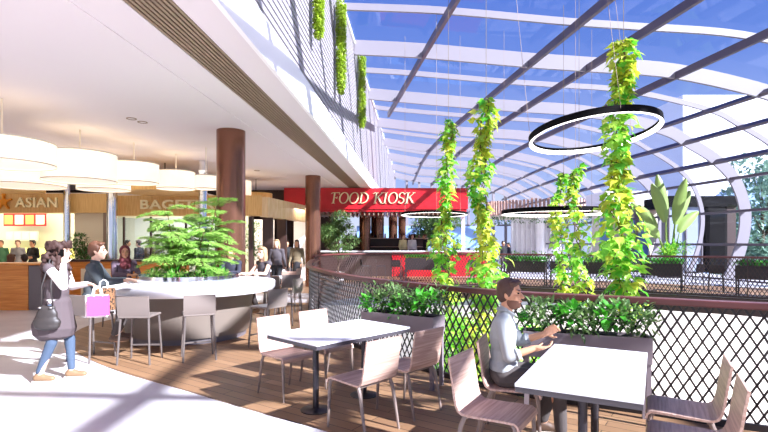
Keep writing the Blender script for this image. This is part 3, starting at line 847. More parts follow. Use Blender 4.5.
vine('tall ivy column through the largest ring light, reaching highest of all', 620, 8.0, 38, 300, 24, 3, .45, zbot=.45, dens=1.5)
vine('yellow-green ivy column with two tufts at the top, behind the seated man\'s head', 483, 10.0, 97, 300, 20, 5, .6, zbot=-1.6, dens=1.15)
vine('ivy column in front of the end of the red kiosk sign', 446, 12.0, 119, 290, 15, 8, .3, zbot=.1)
vine('slimmer strand of the twin ivy by the low ring light', 560, 12.5, 172, 290, 10, 13, .35, zbot=.3)
vine('fuller strand of the twin ivy next to the tallest column', 577, 11.5, 166, 292, 13, 21, .45, zbot=.2)
# moss trails over the louvred screen
def trail(label, x, y0, y1, D, wpx, seed):
    random.seed(seed); r = thing('trailing_plant', label, 'hanging plant', (ax(-2.0, D), D, Z(y1, D)), 0, 'trailing plants on the louvred screen')
    H = Z(y0, D)-Z(y1, D); mb = MB(); W = wpx/F*D/2
    for i in range(int(900*H)):
        t = rnd(0, 1); d = rdir(); w = W*(1 if t > .12 else .5+4*t)
        mb.leaf(V((d.x*w+.05, d.y*w*1.4, t*H)), d+V((0, 0, -.3)), V((0, 0, 1)), .09, .05)
    mb.build('foliage', M['moss'], r)
    MB().tube([(0, 0, 0), (0, 0, H)], .012, 6).build('stem', M['stem'], r)
for l, x, y0, y1, w in (('green trailing plant cut off by the picture top, on the screen', 316, -24, 36, 6), ('longest green trailing plant on the louvred screen', 339, 2, 92, 6.5), ('green trailing plant at screen top furthest along', 360.5, 55, 127, 5.5)):
    # depth where the screen plane crosses this picture column
    D = -2.0/((x-384)/F-KX)
    trail(l, x, y0, y1, D, w, int(x))
# feathery plant of the round counter
random.seed(31)
r = thing('feathery_plant', 'big feathery light green plant growing from the round counter', 'plant', (CC.x, CC.y, CH_+.07))
fe = MB(); stems = MB(); dark = MB()
def frond(base, tip, wid, n):
    base, tip = V(base), V(tip); d = tip-base; L = d.length; dn = d.normalized(); sd = dn.cross(V((0, 0, 1))).normalized()
    stems.tube([base, base.lerp(tip, .5)+V((0, 0, .03)), tip], .004, 4)
    for i in range(n):
        t = rnd(.0, 1); w = wid*math.sin(PI*min(.97, max(.08, t**.8)))
        s_ = rnd(-1, 1); p = base+d*t+sd*s_*w+V((0, 0, .05*math.sin(PI*t)-.12*abs(s_)**2*wid+rnd(-.015, .015)))
        dd = dn*.7+sd*(1 if s_ > 0 else -1)*rnd(.4, 1)+V((0, 0, rnd(-.35, .15)))
        fe.leaf(p, dd, V((rnd(-.3, .3), rnd(-.3, .3), 1)), rnd(.05, .09), .016, .05)
for k in range(5):
    a = k*1.35; bx = V((.25*math.cos(a), .25*math.sin(a), 0)); hgt = [1.42, 1.15, .95, 1.2, .85][k]
    lean = V((.25*math.cos(a+.4), .25*math.sin(a+.4), 0))
    stems.tube([bx, bx+lean*.4+V((0, 0, hgt*.5)), bx+lean+V((0, 0, hgt))], [.016, .012, .006], 6)
    nl = 10
    for j in range(nl):
        t = .22+.78*j/(nl-1); c0 = bx+lean*t+V((0, 0, hgt*t))
        for q in range(3 if j < 5 else 2 if j < nl-1 else 1):
            aa = rnd(0, 2*PI); L = rnd(.42, .72)*(1.12-.45*t)
            frond(c0, c0+V((L*math.cos(aa), L*math.sin(aa), rnd(-.14, .1))), .2*(1.15-.4*t), 330)
for i in range(13):
    a = rnd(0, 6.28); q = rnd(.2, .62); clump(dark, (q*math.cos(a), q*math.sin(a), .07), (.14, .14, .09), 45, .09, .03)
for i in range(24):
    a = rnd(0, 6.28); q = rnd(.45, .68); clump(fe, (q*math.cos(a), q*math.sin(a), .05), (.1, .1, .07), 40, .07, .014)
fe.build('foliage', M['fern'], r); dark.build('undergrowth', M['bright'], r); stems.build('stem', M['stem'], r)

# trough planters
def trough(label, p0, p1, ztop, depth, h, m, seed, group, leafm, legs=True, ht=.28, mix=True):
    random.seed(seed); a, b = V(p0), V(p1); d = (b-a).normalized(); nr = V((-d.y, d.x, 0))
    if nr.dot(V((a.x, a.y, 0))) < 0: nr = -nr
    mid = (a+b)/2+nr*depth/2; L = (b-a).length
    r = thing('planter_trough', label, 'planter', (mid.x, mid.y, 0), math.atan2(d.y, d.x), group)
    t = .02
    bx = MB()
    for s in (-1, 1):
        bx.box((0, s*(depth/2-t/2), ztop-h/2), (L, t, h)); bx.box((s*(L/2-t/2), 0, ztop-h/2), (t, depth-2*t, h))
    bx.box((0, 0, ztop-h+.01), (L-2*t, depth-2*t, .02)); bx.build('trough', m, r)
    MB().box((0, 0, ztop-.05), (L-2*t, depth-2*t, .04)).build('soil', M['soil'], r)
    if legs:
        for s in (-1, 1):
            for s2 in (-1, 1): MB().box((s*(L/2-.03), s2*(depth/2-.03), (ztop-h)/2), (.04, .04, ztop-h)).build('leg', m, r)
    f = MB(); f2 = MB()
    n = int(L/.09)
    for i in range(n):
        c = (-L/2+L*(i+.5)/n, rnd(-.5, .5)*depth*.6, ztop+rnd(.02, ht*.7))
        (clump(f, c, (.12, .12, ht*.5), 60, .085, .035) if not mix or i % 4 else clump(f2, c, (.13, .13, ht*.35), 45, .11, .07))
        for q in range(5):
            c2 = V((c[0], c[1], ztop)); tip = c2+V((rnd(-.15, .15), rnd(-.15, .15), ht*rnd(.7, 1.35)))
            for w in range(7): f.leaf(c2.lerp(tip, .3+.1*w), V((rnd(-1, 1), rnd(-1, 1), .5)), V((0, 0, 1)), .08, .03)
    f.build('foliage', leafm, r)
    if f2.v: f2.build('bright_foliage', M['bright'], r)
    return r
GP = 'grey planter troughs inside the railing'
q0, q1 = P(361, 311, 5.95), P(433, 318.5, 5.42)
trough('grey planter trough of mixed greenery behind the centre table', (q0.x, q0.y, 0), (q1.x, q1.y, 0), .82, .3, .19, M['planter'], 41, GP, M['bush'])
q0, q1 = P(523, 332, 4.72), P(653, 340, 4.36)
trough('grey planter trough of greenery behind the seated man\'s table', (q0.x, q0.y, 0), (q1.x, q1.y, 0), .8, .26, .24, M['planter'], 42, GP, M['bush'], ht=.26)
GQ = 'dark planter troughs inside the far railing'
for i, (x0, x1, D0, D1_, l) in enumerate(((735, 790, 15.2, 14.3, 'dark planter trough partly cut off by the picture edge, far railing'),
        (641, 682, 16.9, 16.2, 'dark planter trough beneath the big paddle-leaved plant'),
        (584, 628, 17.9, 17.1, 'dark planter trough half hidden behind the tallest ivy'),
        (506, 545, 19.2, 18.5, 'dark planter trough beyond the opening, past the seated man\'s head'))):
    a, b = (X(x0, D0), D0, 0), (X(x1, D1_), D1_, 0)
    trough(l, a, b, .95, .5, .42, M['planterd'], 50+i, GQ, M['bright'], ht=.14, mix=False)

# tree-like plants
def leafy_tree(name, label, cat, loc, H, R, seed, lm, n=2600, pot=None, lean=0, L=.1, W=.04, group=None):
    random.seed(seed); r = thing(name, label, cat, loc, 0, group)
    z0 = 0
    if pot: MB().lathe([(pot*.8, 0), (pot, pot*1.3), (pot*.9, pot*1.3), (pot*.88, pot*1.15), (.01, pot*1.15)], 24).build('pot', M['white'], r, smooth='auto'); z0 = pot*1.1
    tk = MB(); fo = MB()
    tk.tube([(0, 0, z0), (.03, 0, z0+(H-z0)*.4), (0, .02, z0+(H-z0)*.8)], [.05*H/3, .04*H/3, .015], 8)
    for k in range(13):
        t = rnd(.3, .95); a = rnd(0, 6.28); rr = R*rnd(.5, 1)*math.sin(PI*(.25+.65*t))
        c = V((rr*math.cos(a)*.75, rr*math.sin(a)*.75, z0+(H-z0)*t))
        tk.tube([(0, 0, z0+(H-z0)*t*.75), c], [.02*H/3, .006], 5)
        clump(fo, c, (R*.5, R*.5, H*.09), n//13, L, W, .1)
    tk.build('trunk', M['trunk'], r); fo.build('foliage', lm, r); return r
leafy_tree('potted_tree', 'airy light green tree beside the second brown column', 'tree', (X(338, 21.4), 21.4, 0), 3.0, .85, 61, M['bush'], 3600, .3, L=.14, W=.06)
leafy_tree('kiosk_tree', 'green tree with a flat spreading crown inside the kiosk', 'tree', (X(437, 28.8), 28.8, 0), 3.5, 2.0, 62, M['bush'], 3200, .35, L=.26, W=.12)
leafy_tree('potted_shrub', 'bushy dark plant in white pot before the cream wall panel', 'plant', (X(86, 15.5), 15.4, 0), 2.0, .45, 63, M['dkleaf'], 1300, .3)
leafy_tree('potted_shrub', 'dark green plant inside doorway past the big column', 'plant', (X(250, 18.6), 18.6, 0), 2.6, .45, 64, M['dkleaf'], 900, .25)
leafy_tree('potted_shrub', 'low green plant on white kiosk counter area, seen over railing', 'plant', (X(345, 17.0)-.4, 21.0, 0), 1.0, .3, 65, M['bright'], 500, .22) if 0 else None
for i, (x, D, H, l) in enumerate(((490, 14.5, 3.4, 'green tree on the floor below, behind the mesh by the seated man'), (545, 16.5, 3.0, 'green tree on the floor below, under the man\'s table'), (455, 17.5, 3.2, 'green tree on the floor below, behind the centre table\'s trough'), (612, 15, 2.6, 'green tree on the floor below, under the second trough'))):
    leafy_tree('atrium_tree', l, 'tree', (X(x, D), D, -4.6), H+.5, 1.25, 70+i, M['ivy'], 2600, .45, L=.2, W=.12, group='trees on the lower floor')
# traveller palm with paddle leaves
random.seed(81)
D = 21.5+2.0
r = thing('paddle_palm', 'tall palm with upright paddle leaves in a pot', 'plant', (X(670, D), D, 0))
MB().lathe([(.5, 0), (.62, .8), (.56, .8), (.55, .7), (.01, .7)], 28).build('pot', M['planterd'], r, smooth='auto')
st_ = MB()
for k, (lean, h, az) in enumerate(((-.9, 3.3, .1), (-.5, 3.9, 2), (-.12, 4.3, .5), (.25, 4.0, 4), (.62, 3.7, 1), (1.0, 2.9, 5.5), (-1.25, 2.4, 3))):
    base = V((.05*k-.15, 0, .7)); tip = V((lean*.55, .25*math.cos(az), .7+h*.5))
    st_.tube([base, base.lerp(tip, .5)+V((lean*.05, 0, .1)), tip], [.05, .035, .02], 6)
    lf = MB(); d = V((lean*.6, .2*math.cos(az), 1)).normalized(); L = h*.52; w = .26; rows = []
    nr = V((-d.z*.3, -1, 0)).normalized(); sd = d.cross(nr).normalized()
    for i in range(13):
        t = i/12; ww = w*math.sin(PI*(.06+.92*t))**.6; p = tip+d*L*t+V((lean*.28*t*t, 0, -.12*t*t*abs(lean)*2))
        rows.append([p+sd*ww*u+nr*-.07*abs(u) for u in (-1, -.5, 0, .5, 1)])
    lf.sheet(rows); lf.build('leaf', M['palm'], r, smooth=True)
st_.build('stem', M['palm'], r)
cl = MB(); [clump(cl, (rnd(-.5, .5), rnd(-.4, .4), .75+rnd(.1, .9)), (.3, .3, .2), 60, .3, .05) for _ in range(9)]
cl.build('undergrowth', M['ivy'], r)
# trees outside the glass
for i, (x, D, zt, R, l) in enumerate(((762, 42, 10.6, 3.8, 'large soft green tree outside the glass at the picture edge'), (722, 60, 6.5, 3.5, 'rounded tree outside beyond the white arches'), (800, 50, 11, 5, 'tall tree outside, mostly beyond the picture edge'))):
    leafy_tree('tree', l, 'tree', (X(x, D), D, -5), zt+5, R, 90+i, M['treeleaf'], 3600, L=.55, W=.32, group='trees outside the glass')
hd_ = MB(); random.seed(99)
for i in range(26): clump(hd_, (-3.2+i*.42, rnd(-.2, .2), .55), (.34, .35, .5), 70, .16, .08)
r = thing('hedge', 'clipped bright green hedge beyond the far railing', 'hedge', (X(507, 34)+3, 34, 0))
hd_.build('foliage', M['ivy'], r); MB().box((2.0, 0, .2), (11, .5, .4)).build('planter_box', M['white'], r)
# ---------------------------------------------------------------- far side of the atrium
DF = 27.0
# entrance block with dark frame and grey glass
r = thing('entrance_block', 'dark framed entrance block with grey glass beside the paddle palm', 'kiosk', (X(700, DF), DF+1.2, 0))
ox, oy = r.location.x, r.location.y
a, b = X(668, DF), X(736, DF); zt = Z(196, DF)
MB().box(((a+b)/2-ox, 0, zt-.3), (b-a, 2.6, .6)).build('roof_band', M['black'], r)
MB().box((X(686, DF)-ox, -1.1, (zt-.6)/2), (X(703, DF)-X(669, DF), .1, zt-.6)).build('glass_panel', M['gglass'], r)
for x in (669, 686, 702): MB().box((X(x, DF)-ox, -1.2, (zt-.6)/2), (.07, .1, zt-.6)).build('mullion', M['grey'], r)
MB().box((X(715, DF)-ox, -.5, (zt-.6)/2), (X(727, DF)-X(703, DF), 1.8, zt-.6)).build('portal', M['black'], r, bevel=.25)
MB().box((X(731.5, DF)-ox, -.2, (zt-.6)/2), (.5, 2.0, zt-.6)).build('side_panel', M['dbrown'], r)
# white pavilion with blue window
DP = 30
r = thing('pavilion', 'white pavilion wall with a tall blue window and balcony shelf', 'pavilion', (X(645, DP), DP+1, 0))
ox = r.location.x
a, b = X(606, DP), X(668, DP); zt = Z(191, DP)
MB().box(((a+b)/2-ox, .5, zt-.45), (b-a, 3, .9)).build('parapet', M['white'], r)
MB().box(((a+b)/2-ox, .2, zt-1.02), (b-a-.1, 2.6, .24)).build('timber_band', M['clay'], r)
MB().box(((a+b)/2-ox, .6, (zt-1.1)/2), (b-a-.3, 1.6, zt-1.1)).build('wall', M['cream'], r)
w = MB().box((X(647, DP)-ox, -.22, 1.9), (.95, .06, 2.6)).build('window', M['bglass'], r)
for s in (-.5, .5): MB().box((X(647, DP)-ox+s, -.25, 1.9), (.08, .1, 2.7)).build('window_frame', M['white'], r)
w = MB().box((X(612, DP)-ox, -.22, 1.9), (.8, .06, 2.6)).build('window', M['bglass'], r)
# curved balcony with upright timber boards
DB = 40
r = thing('timber_balcony', 'curved balcony faced in upright pinkish timber boards', 'balcony', (X(552, DB), DB+3, Z(214, DB)))
ox = r.location.x; h = Z(201, DB)-Z(214, DB)
bd = MB(); n = 46
for i in range(n):
    a = math.radians(188+164*i/n); q = V((4.9*math.cos(a), 4.9*math.sin(a), h/2)); bd.box(q, (.2, .08, h+rnd(-.05, .25)), a+PI/2)
bd.build('boards', M['clay'], r); MB().lathe([(4.85, -.15), (4.85, .05)], 48).build('slab', M['cream'], r, smooth='auto')
ss = MB(); random.seed(5)
for i in range(22):
    a = math.radians(195+150*i/22); clump(ss, (4.5*math.cos(a), 4.5*math.sin(a), -.45), (.35, .35, .35), 40, .2, .1)
ss.build('greenery', M['dkleaf'], r)
MB().lathe([(.35, -Z(214, DB)), (.35, -.15)], 20).build('support', M['white'], r, smooth='auto')
# ribbed white wall beneath it
rw = MB(); 
xw0, xw1 = X(512, 44), X(560, 44)
rw.box(((xw0+xw1)/2, 44.2, 1.9), (xw1-xw0, .2, 3.8))
for i in range(11): rw.box((xw0+(xw1-xw0)*i/10, 44.0, 1.9), (.12, .3, 3.8))
for z in (1.2, 2.9): rw.box(((xw0+xw1)/2, 44.0, z), (xw1-xw0, .22, .1))
st(rw.build('wall_ribbed', M['white']))
# dark seats along the far railing
def dchair(label, x, D, d):
    p = V((X(x, D), D, 0)); return dup(DCH, p, head(d), label) if DCH else None
DCH = None
DCH = make_stool('dark seat in front of the kiosk counter, touching the planter end', V((X(404, 21.0)-.0, 20.3, 0)), V((.3, 1, 0)), 'dark seats by the far railing')
DCH.location = (X(404, 22.3), 23.6-.6, 0)
DCH.location = (X(397, 21), 21.0, 0)
for ch_ in DCH.children:
    ch_.data = ch_.data.copy(); ch_.data.materials.clear(); ch_.data.materials.append(M['planterd'])
for l, x, D, d in (('dark seat behind the far railing, past the kiosk end', 474, 20.4, (0, -1, 0)), ('dark seat behind far railing near the twin ivy', 556, 19.2, (.4, 1, 0)),
                   ('dark seat behind far railing between twin ivy and tallest ivy', 598, 18.6, (1, .2, 0)), ('dark seat behind far railing under the grey glass', 694, 16.7, (-1, 0, 0)), ('dark seat behind far railing in front of the black portal', 716, 16.4, (.6, 1, 0))):
    dchair(l, x, D, d)
dchair('dark seat in front of the kiosk counter, beside the kiosk\'s small tree', 366, 21.3, (1, .3, 0))
dchair('dark seat in front of the kiosk counter next to the dark planter', 381, 21.2, (1, 0, 0))
trough('dark planter trough with low greens in front of the red kiosk counter', (X(405, 20.9), 20.9, 0), (X(449, 20.9), 20.7, 0), 1.0, .45, .5, M['planterd'], 71, GQ, M['bright'], ht=.12, mix=False)
# ---------------------------------------------------------------- people
def basis(d, n):
    d = V(d).normalized(); n = V(n); n = (n-d*n.dot(d)).normalized(); return d, n, d.cross(n)
def hand(mb, w, d, n, side, curl=.35, s=1.0, thumb=.5):
    # w wrist, d finger direction, n palm normal, side +1/-1 puts the thumb on +/- across
    d, n, c = basis(d, n); w = V(w)
    R = Matrix((c, d, n)).transposed()
    mb.ell(w+d*.048*s, (.041*s, .054*s, .017*s), R)
    mb.cap(w-d*.02*s, w+d*.03*s, .025*s, .026*s)
    for i, L in enumerate((.072, .08, .075, .058)):
        o = (1.5-i)*.0215*s*side
        b = w+d*.088*s+c*o; a1 = curl*.7; p1 = b+(d*math.cos(a1)+n*math.sin(a1))*L*.45*s
        a2 = curl*1.7; p2 = p1+(d*math.cos(a2)+n*math.sin(a2))*L*.33*s
        a3 = curl*2.6; p3 = p2+(d*math.cos(a3)+n*math.sin(a3))*L*.26*s
        mb.cap(b-d*.02*s, p1, .0095*s, .0088*s, 8); mb.cap(p1, p2, .0088*s, .008*s, 8); mb.cap(p2, p3, .008*s, .007*s, 8)
    b = w+d*.025*s+c*.03*s*side; p1 = b+(c*side*.8+d*.75+n*thumb).normalized()*.042*s; p2 = p1+(c*side*.25+d+n*thumb*1.2).normalized()*.034*s
    mb.cap(b, p1, .0125*s, .0105*s, 8); mb.cap(p1, p2, .0105*s, .0085*s, 8)
STAND = dict(pelvis=(0, 0, .95), chest=(0, .0, 1.27), neck=(0, 0, 1.475), head=(0, .025, 1.63), shL=(-.17, 0, 1.42), shR=(.17, 0, 1.42),
             elL=(-.22, -.02, 1.14), elR=(.22, -.02, 1.14), wrL=(-.22, .08, .9), wrR=(.22, .08, .9), hipL=(-.09, 0, .92), hipR=(.09, 0, .92),
             knL=(-.1, .03, .5), knR=(.1, .03, .5), anL=(-.1, -.02, .08), anR=(.1, -.02, .08), hdL=(-.05, .2, -1), hdR=(.05, .2, -1), hnL=(1, 0, 0), hnR=(-1, 0, 0), ftL=(-.05, 1, 0), ftR=(.05, 1, 0))
SIT = dict(STAND, pelvis=(0, 0, .55), chest=(0, .03, .86), neck=(0, .04, 1.06), head=(0, .07, 1.215), shL=(-.17, .03, 1.0), shR=(.17, .03, 1.0),
           elL=(-.22, .1, .76), elR=(.22, .1, .76), wrL=(-.12, .33, .8), wrR=(.12, .33, .8), hipL=(-.09, .02, .53), hipR=(.09, .02, .53),
           knL=(-.11, .44, .52), knR=(.11, .44, .52), anL=(-.11, .42, .09), anR=(.11, .42, .09), hdL=(.3, 1, 0), hdR=(-.3, 1, 0), hnL=(0, 0, -1), hnR=(0, 0, -1))
def person(label, loc, d, J, skin, top, bottom, shoe, hair, vox=.016, group=None, sleeve='long', legs='trousers', hairstyle='short', sc=1.0, turn=0.0, tilt=0.0, coat=None, face=False, beard=None, curl=.35, scarf=None, thinner=1.0):
    J = {k: V(v) for k, v in J.items()}
    r = thing('person', label, 'person', loc, head(d), group); r.scale = (sc, sc, sc)
    hc = J['head']; HR = Matrix.Rotation(turn, 3, 'Z') @ Matrix.Rotation(tilt, 3, 'X')
    def h(x, y, z): return hc+HR @ V((x, y, z))
    b = MB()
    # head
    b.ell(h(0, -.008, .03), (.076, .094, .095), HR); b.ell(h(0, .022, -.045), (.058, .068, .075), HR); b.ell(h(0, .062, -.092), (.028, .026, .024), HR)
    b.cap(h(0, .086, .015), h(0, .108, -.022), .010, .0165, 8); b.ell(h(0, .088, -.052), (.024, .012, .006), HR); b.ell(h(0, .087, -.062), (.021, .011, .007), HR)
    for s in (-1, 1):
        b.ell(h(s*.077, -.005, -.01), (.012, .022, .033), HR); b.ell(h(s*.035, .073, .035), (.026, .014, .01), HR); b.ell(h(s*.042, .062, -.02), (.022, .018, .02), HR)
    b.cap(J['neck']-V((0, 0, .05)), h(0, -.02, -.06), .056, .05)
    # trunk
    t = thinner; up = (J['neck']-J['pelvis']).normalized(); q = V((0, 0, 1)).rotation_difference(up).to_matrix()
    mid = J['pelvis'].lerp(J['chest'], .5)
    b.ell(J['chest'], (.15*t, .098, .19), q); b.ell(mid, (.128*t, .092, .17), q); b.ell(J['pelvis'], (.15*t, .105, .12), q)
    for s in 'LR':
        b.cap(J['neck']-up*.045, J['sh'+s], .05, .056); b.cap(J['sh'+s], J['el'+s], .048*t, .037); b.cap(J['el'+s], J['wr'+s], .038, .026)
        hand(b, J['wr'+s], J['hd'+s], J['hn'+s], 1 if s == 'L' else -1, curl)
        b.cap(J['hip'+s], J['kn'+s], .078*t, .052); b.cap(J['kn'+s], J['an'+s], .052, .035)
        m_ = J['kn'+s].lerp(J['an'+s], .3); b.ell(m_-J['ft'+s].normalized()*.012, (.047, .05, .1))
        f = J['ft'+s].normalized(); b.cap(J['an'+s]-V((0, 0, .04)), J['an'+s]+f*.14-V((0, 0, .045)), .034, .026)
    link('body', remesh(b, min(vox, .012)), skin, r, smooth=True)
    # top
    o = MB(); e = .017
    o.ell(J['chest'], (.15*t+e, .098+e, .19+e*.5), q); o.ell(mid, (.128*t+e+.004, .092+e, .18), q); o.ell(J['pelvis']+up*.05, (.15*t+e, .105+e, .12), q)
    for s in 'LR':
        o.cap(J['neck']-up*.055, J['sh'+s], .055, .066)
        if sleeve != 'none':
            o.cap(J['sh'+s], J['el'+s] if sleeve != 'short' else J['sh'+s].lerp(J['el'+s], .55), .06*t, .05)
            if sleeve == 'long': o.cap(J['el'+s], J['el'+s].lerp(J['wr'+s], .95), .049, .036)
            if sleeve == 'rolled': o.cap(J['el'+s], J['el'+s].lerp(J['wr'+s], .3), .05, .048)
    if sleeve != 'none' and not scarf: o.cap(J['neck']-up*.03, J['neck']+up*.01, .063, .06)
    link('top', remesh(o, vox), top, r, smooth=True)
    # bottom
    o = MB(); o.ell(J['pelvis'], (.15*t+e, .105+e, .125), q)
    if legs == 'skirt':
        kc = (J['knL']+J['knR'])/2; o.cap(J['pelvis'], kc+(J['pelvis']-kc)*.15, .14, .16)
    else:
        for s in 'LR':
            o.cap(J['hip'+s], J['kn'+s], .078*t+e, .064); o.cap(J['kn'+s], J['an'+s]+V((0, 0, .05)), .064, .05 if legs == 'trousers' else .042)
    link('skirt' if legs == 'skirt' else 'trousers', remesh(o, vox), bottom, r, smooth=True)
    for s in 'LR':
        f = J['ft'+s].normalized(); a = J['an'+s]; sm = MB(); zf = a.z-.08
        sm.cap(V((a.x, a.y, zf+.055))-f*.03, V((a.x, a.y, zf+.045))+f*.15, .045, .036).cap(V((a.x, a.y, zf+.08))-f*.015, V((a.x, a.y, zf+.06))+f*.05, .043, .04)
        x = sm.v; sm.v = [(p[0], p[1], max(p[2], zf+.012)) for p in x]
        so_ = link('shoe', remesh(sm, min(vox, .01)), shoe, r, smooth=True)
        if vox <= .01:
            k = MB(); g = V((-f.y, f.x, 0)); bx = [V((a.x, a.y, zf))+f*u+g*w for u, w in ((-.075, -.03), (-.075, .03), (.0, .042), (.1, .046), (.17, .035), (.188, 0), (.17, -.035), (.1, -.046), (.0, -.042))]
            k.prism([(p.x, p.y) for p in bx], zf, zf+.022); k.build('sole', M['sole'], so_)
    # hair
    o = MB()
    if hairstyle in ('short', 'long', 'curly'):
        o.ell(h(0, -.022, .046), (.085, .098, .096), HR); o.ell(h(0, -.05, .0), (.078, .07, .085), HR)
        for i in range(7): o.ell(h((i-3)*.02, .058-.004*abs(i-3), .107-.004*abs(i-3)), (.022, .034, .022), HR)
        for s in (-1, 1): o.ell(h(s*.077, .008, .02), (.012, .028, .045), HR)
    if hairstyle == 'long':
        o.ell(h(0, -.06, -.08), (.085, .055, .13), HR)
        for s in (-1, 1): o.ell(h(s*.075, -.02, -.08), (.026, .05, .14), HR)
    if hairstyle == 'curly':
        rs = random.Random(4)
        for i in range(300):
            a = rs.uniform(0, 6.28); z = rs.uniform(-.36, .13); rad = .116 if z > -.03 else .165-.1*max(0, -z-.2)
            y = math.cos(a)*rad*1.05-.03
            if y > .045 and z < .06: continue
            o.ell(h(math.sin(a)*rad, y, z), (lambda q_: (q_, q_, q_))(rs.uniform(.02, .034)), HR, 8, 6)
    if o.v: link('hair', remesh(o, min(vox, .009)), hair, r, smooth=True)
    if scarf:
        o = MB(); o.ell(h(0, -.02, .03), (.098, .105, .118), HR); o.ell(h(0, -.035, -.08), (.088, .09, .1), HR); o.ell(J['neck']+V((0, .03, .0)), (.12, .1, .075)); o.ell(J['chest']+V((0, .06, .1)), (.11, .07, .1))
        me = remesh(o, vox)
        bm = bmesh.new(); bm.from_mesh(me); Hi = HR.inverted()
        kill = [f for f in bm.faces if (lambda p: p.y > .03 and (p.x/.062)**2+((p.z-.0)/.092)**2 < 1)(Hi @ (f.calc_center_median()-hc))]
        bmesh.ops.delete(bm, geom=kill, context='FACES'); bm.to_mesh(me); bm.free()
        link('headscarf', me, scarf, r, smooth=True)
    if face:
        for s in (-1, 1):
            MB().ell(h(s*.034, .082, .012), (.013, .008, .008), HR, 12, 8).build('eye', M['eye'], r, smooth=True)
            MB().cap(h(s*.018, .09, .034), h(s*.05, .078, .036), .005, .004, 8).build('eyebrow', hair, r, smooth=True)
        MB().ell(h(0, .0945, -.058), (.022, .008, .006), HR, 12, 8).build('lips', M['lip'], r, smooth=True)
    if beard:
        o = MB(); o.ell(h(0, .022, -.068), (.0615, .068, .064), HR); o.ell(h(0, .066, -.094), (.032, .028, .025), HR)
        me = remesh(o, .006); bm = bmesh.new(); bm.from_mesh(me); Hi = HR.inverted()
        kill = [f for f in bm.faces if (lambda p: p.z > -.048 or p.y < -.02 or (abs(p.x) < .026 and p.z > -.072))(Hi @ (f.calc_center_median()-hc))]
        bmesh.ops.delete(bm, geom=kill, context='FACES'); bm.to_mesh(me); bm.free(); link('beard', me, beard, r, smooth=True)
    if coat:   # long sleeveless coat hanging open from the shoulders
        o = MB(); zb = coat[1]
        o.ell(J['chest'], (.15*t+.035, .098+.03, .2), q); o.ell(mid, (.15*t+.02, .092+.035, .2), q)
        o.cap(J['pelvis'], V((J['pelvis'].x, J['pelvis'].y-.03, zb+.17)), .165, .25)
        for s in 'LR': o.cap(J['neck']-up*.055, J['sh'+s], .06, .07)
        x = o.v; o.v = [(p[0], p[1], max(p[2], zb)) for p in x]
        link('coat', remesh(o, min(vox, .012)), coat[0], r, smooth=True)
    return r
# the man in the foreground
MANJ = dict(SIT, pelvis=(0, .0, .555), chest=(.0, -.0, .855), neck=(0, .015, 1.06), head=(0, .06, 1.215), shL=(-.175, .0, 1.0), shR=(.175, .0, 1.0),
            elR=(.235, .05, .73), wrR=(.19, .25, .80), hdR=(-.15, 1, .1), hnR=(-.2, -.1, 1),
            elL=(-.235, .14, .77), wrL=(-.15, .345, .86), hdL=(.3, .8, .6), hnL=(.9, -.1, -.2), knR=(.1, .44, .53), anR=(.1, .46, .085), knL=(-.12, .43, .53), anL=(-.14, .33, .085))
mp = V((1.02, 4.2, 0)); md = V((.965, -.26, 0))
man = person('young man in a grey shirt seated at the near table, gesturing with both hands', mp, md, MANJ, M['skin'], M['shirt'], M['trouser'], M['shoed'], M['hairb'], .007, sleeve='rolled', turn=-.32, sc=1.0, face=True, beard=M['stubble'], curl=.45, thinner=1.1)
co_ = MB()
for s_ in (-1, 1):
    co_.bar((s_*.012, .088, 1.03), (s_*.06, .03, 1.075), .012, .05, up=(s_*.5, 1, .4)); co_.bar((s_*.06, .03, 1.075), (s_*.035, -.05, 1.085), .012, .045, up=(s_, 0, .3))
co_.build('collar', M['shirt'], man, bevel=.004)
bt = MB()
for i in range(5): bt.ell((0, .118-.006*i, .98-.075*i), (.006, .004, .006), None, 8, 6)
bt.build('buttons', M['paperw'], man)
for s_, w_, e_ in ((1, MANJ['wrR'], MANJ['elR']), (-1, MANJ['wrL'], MANJ['elL'])):
    a_, b_ = V(e_).lerp(V(w_), .27), V(e_).lerp(V(w_), .36)
    MB().tube([a_, b_], [.056, .054], 16).build('rolled_cuff', M['shirt'], man, smooth='auto', bevel=.006)
# woman on the phone
WJ = dict(STAND, neck=(0, .01, 1.46), head=(0, .05, 1.61), elR=(.24, .2, 1.2), wrR=(.13, .14, 1.47), hdR=(-.25, .1, 1), hnR=(-1, 0, 0),
          elL=(-.23, .06, 1.16), wrL=(-.14, .3, 1.2), hdL=(.25, 1, -.1), hnL=(.3, 0, -1),
          knR=(.1, -.01, .5), anR=(.1, -.15, .09), knL=(-.1, .1, .5), anL=(-.1, .12, .085), hipR=(.09, 0, .92), hipL=(-.09, 0, .92))
wp = FP(57, 380.5); wdir = V((.99, .1, 0))
person('woman with long curly hair on the phone, sleeveless long coat and jeans', wp, wdir, WJ, M['skinl'], M['blouse'], M['jeans'], M['shoe'], M['hairc'], .009, legs='slim', hairstyle='curly', sc=.955, coat=(M['coat'], .52), face=True, turn=.05, curl=.6, thinner=.92)
def wl(x, y, z):   # a point in that woman's frame
    a = head(wdir); return wp+Matrix.Rotation(a, 3, 'Z') @ (V((x, y, z))*.955)
ph = thing('phone', 'dark phone held to the ear of the woman with curly hair', 'phone', wl(.112, .105, 1.5), head(wdir))
MB().box((0, 0, .07), (.012, .07, .145)).build('case', M['black'], ph, bevel=.004); MB().box((-.007, 0, .07), (.002, .062, .13)).build('screen', M['eye'], ph)
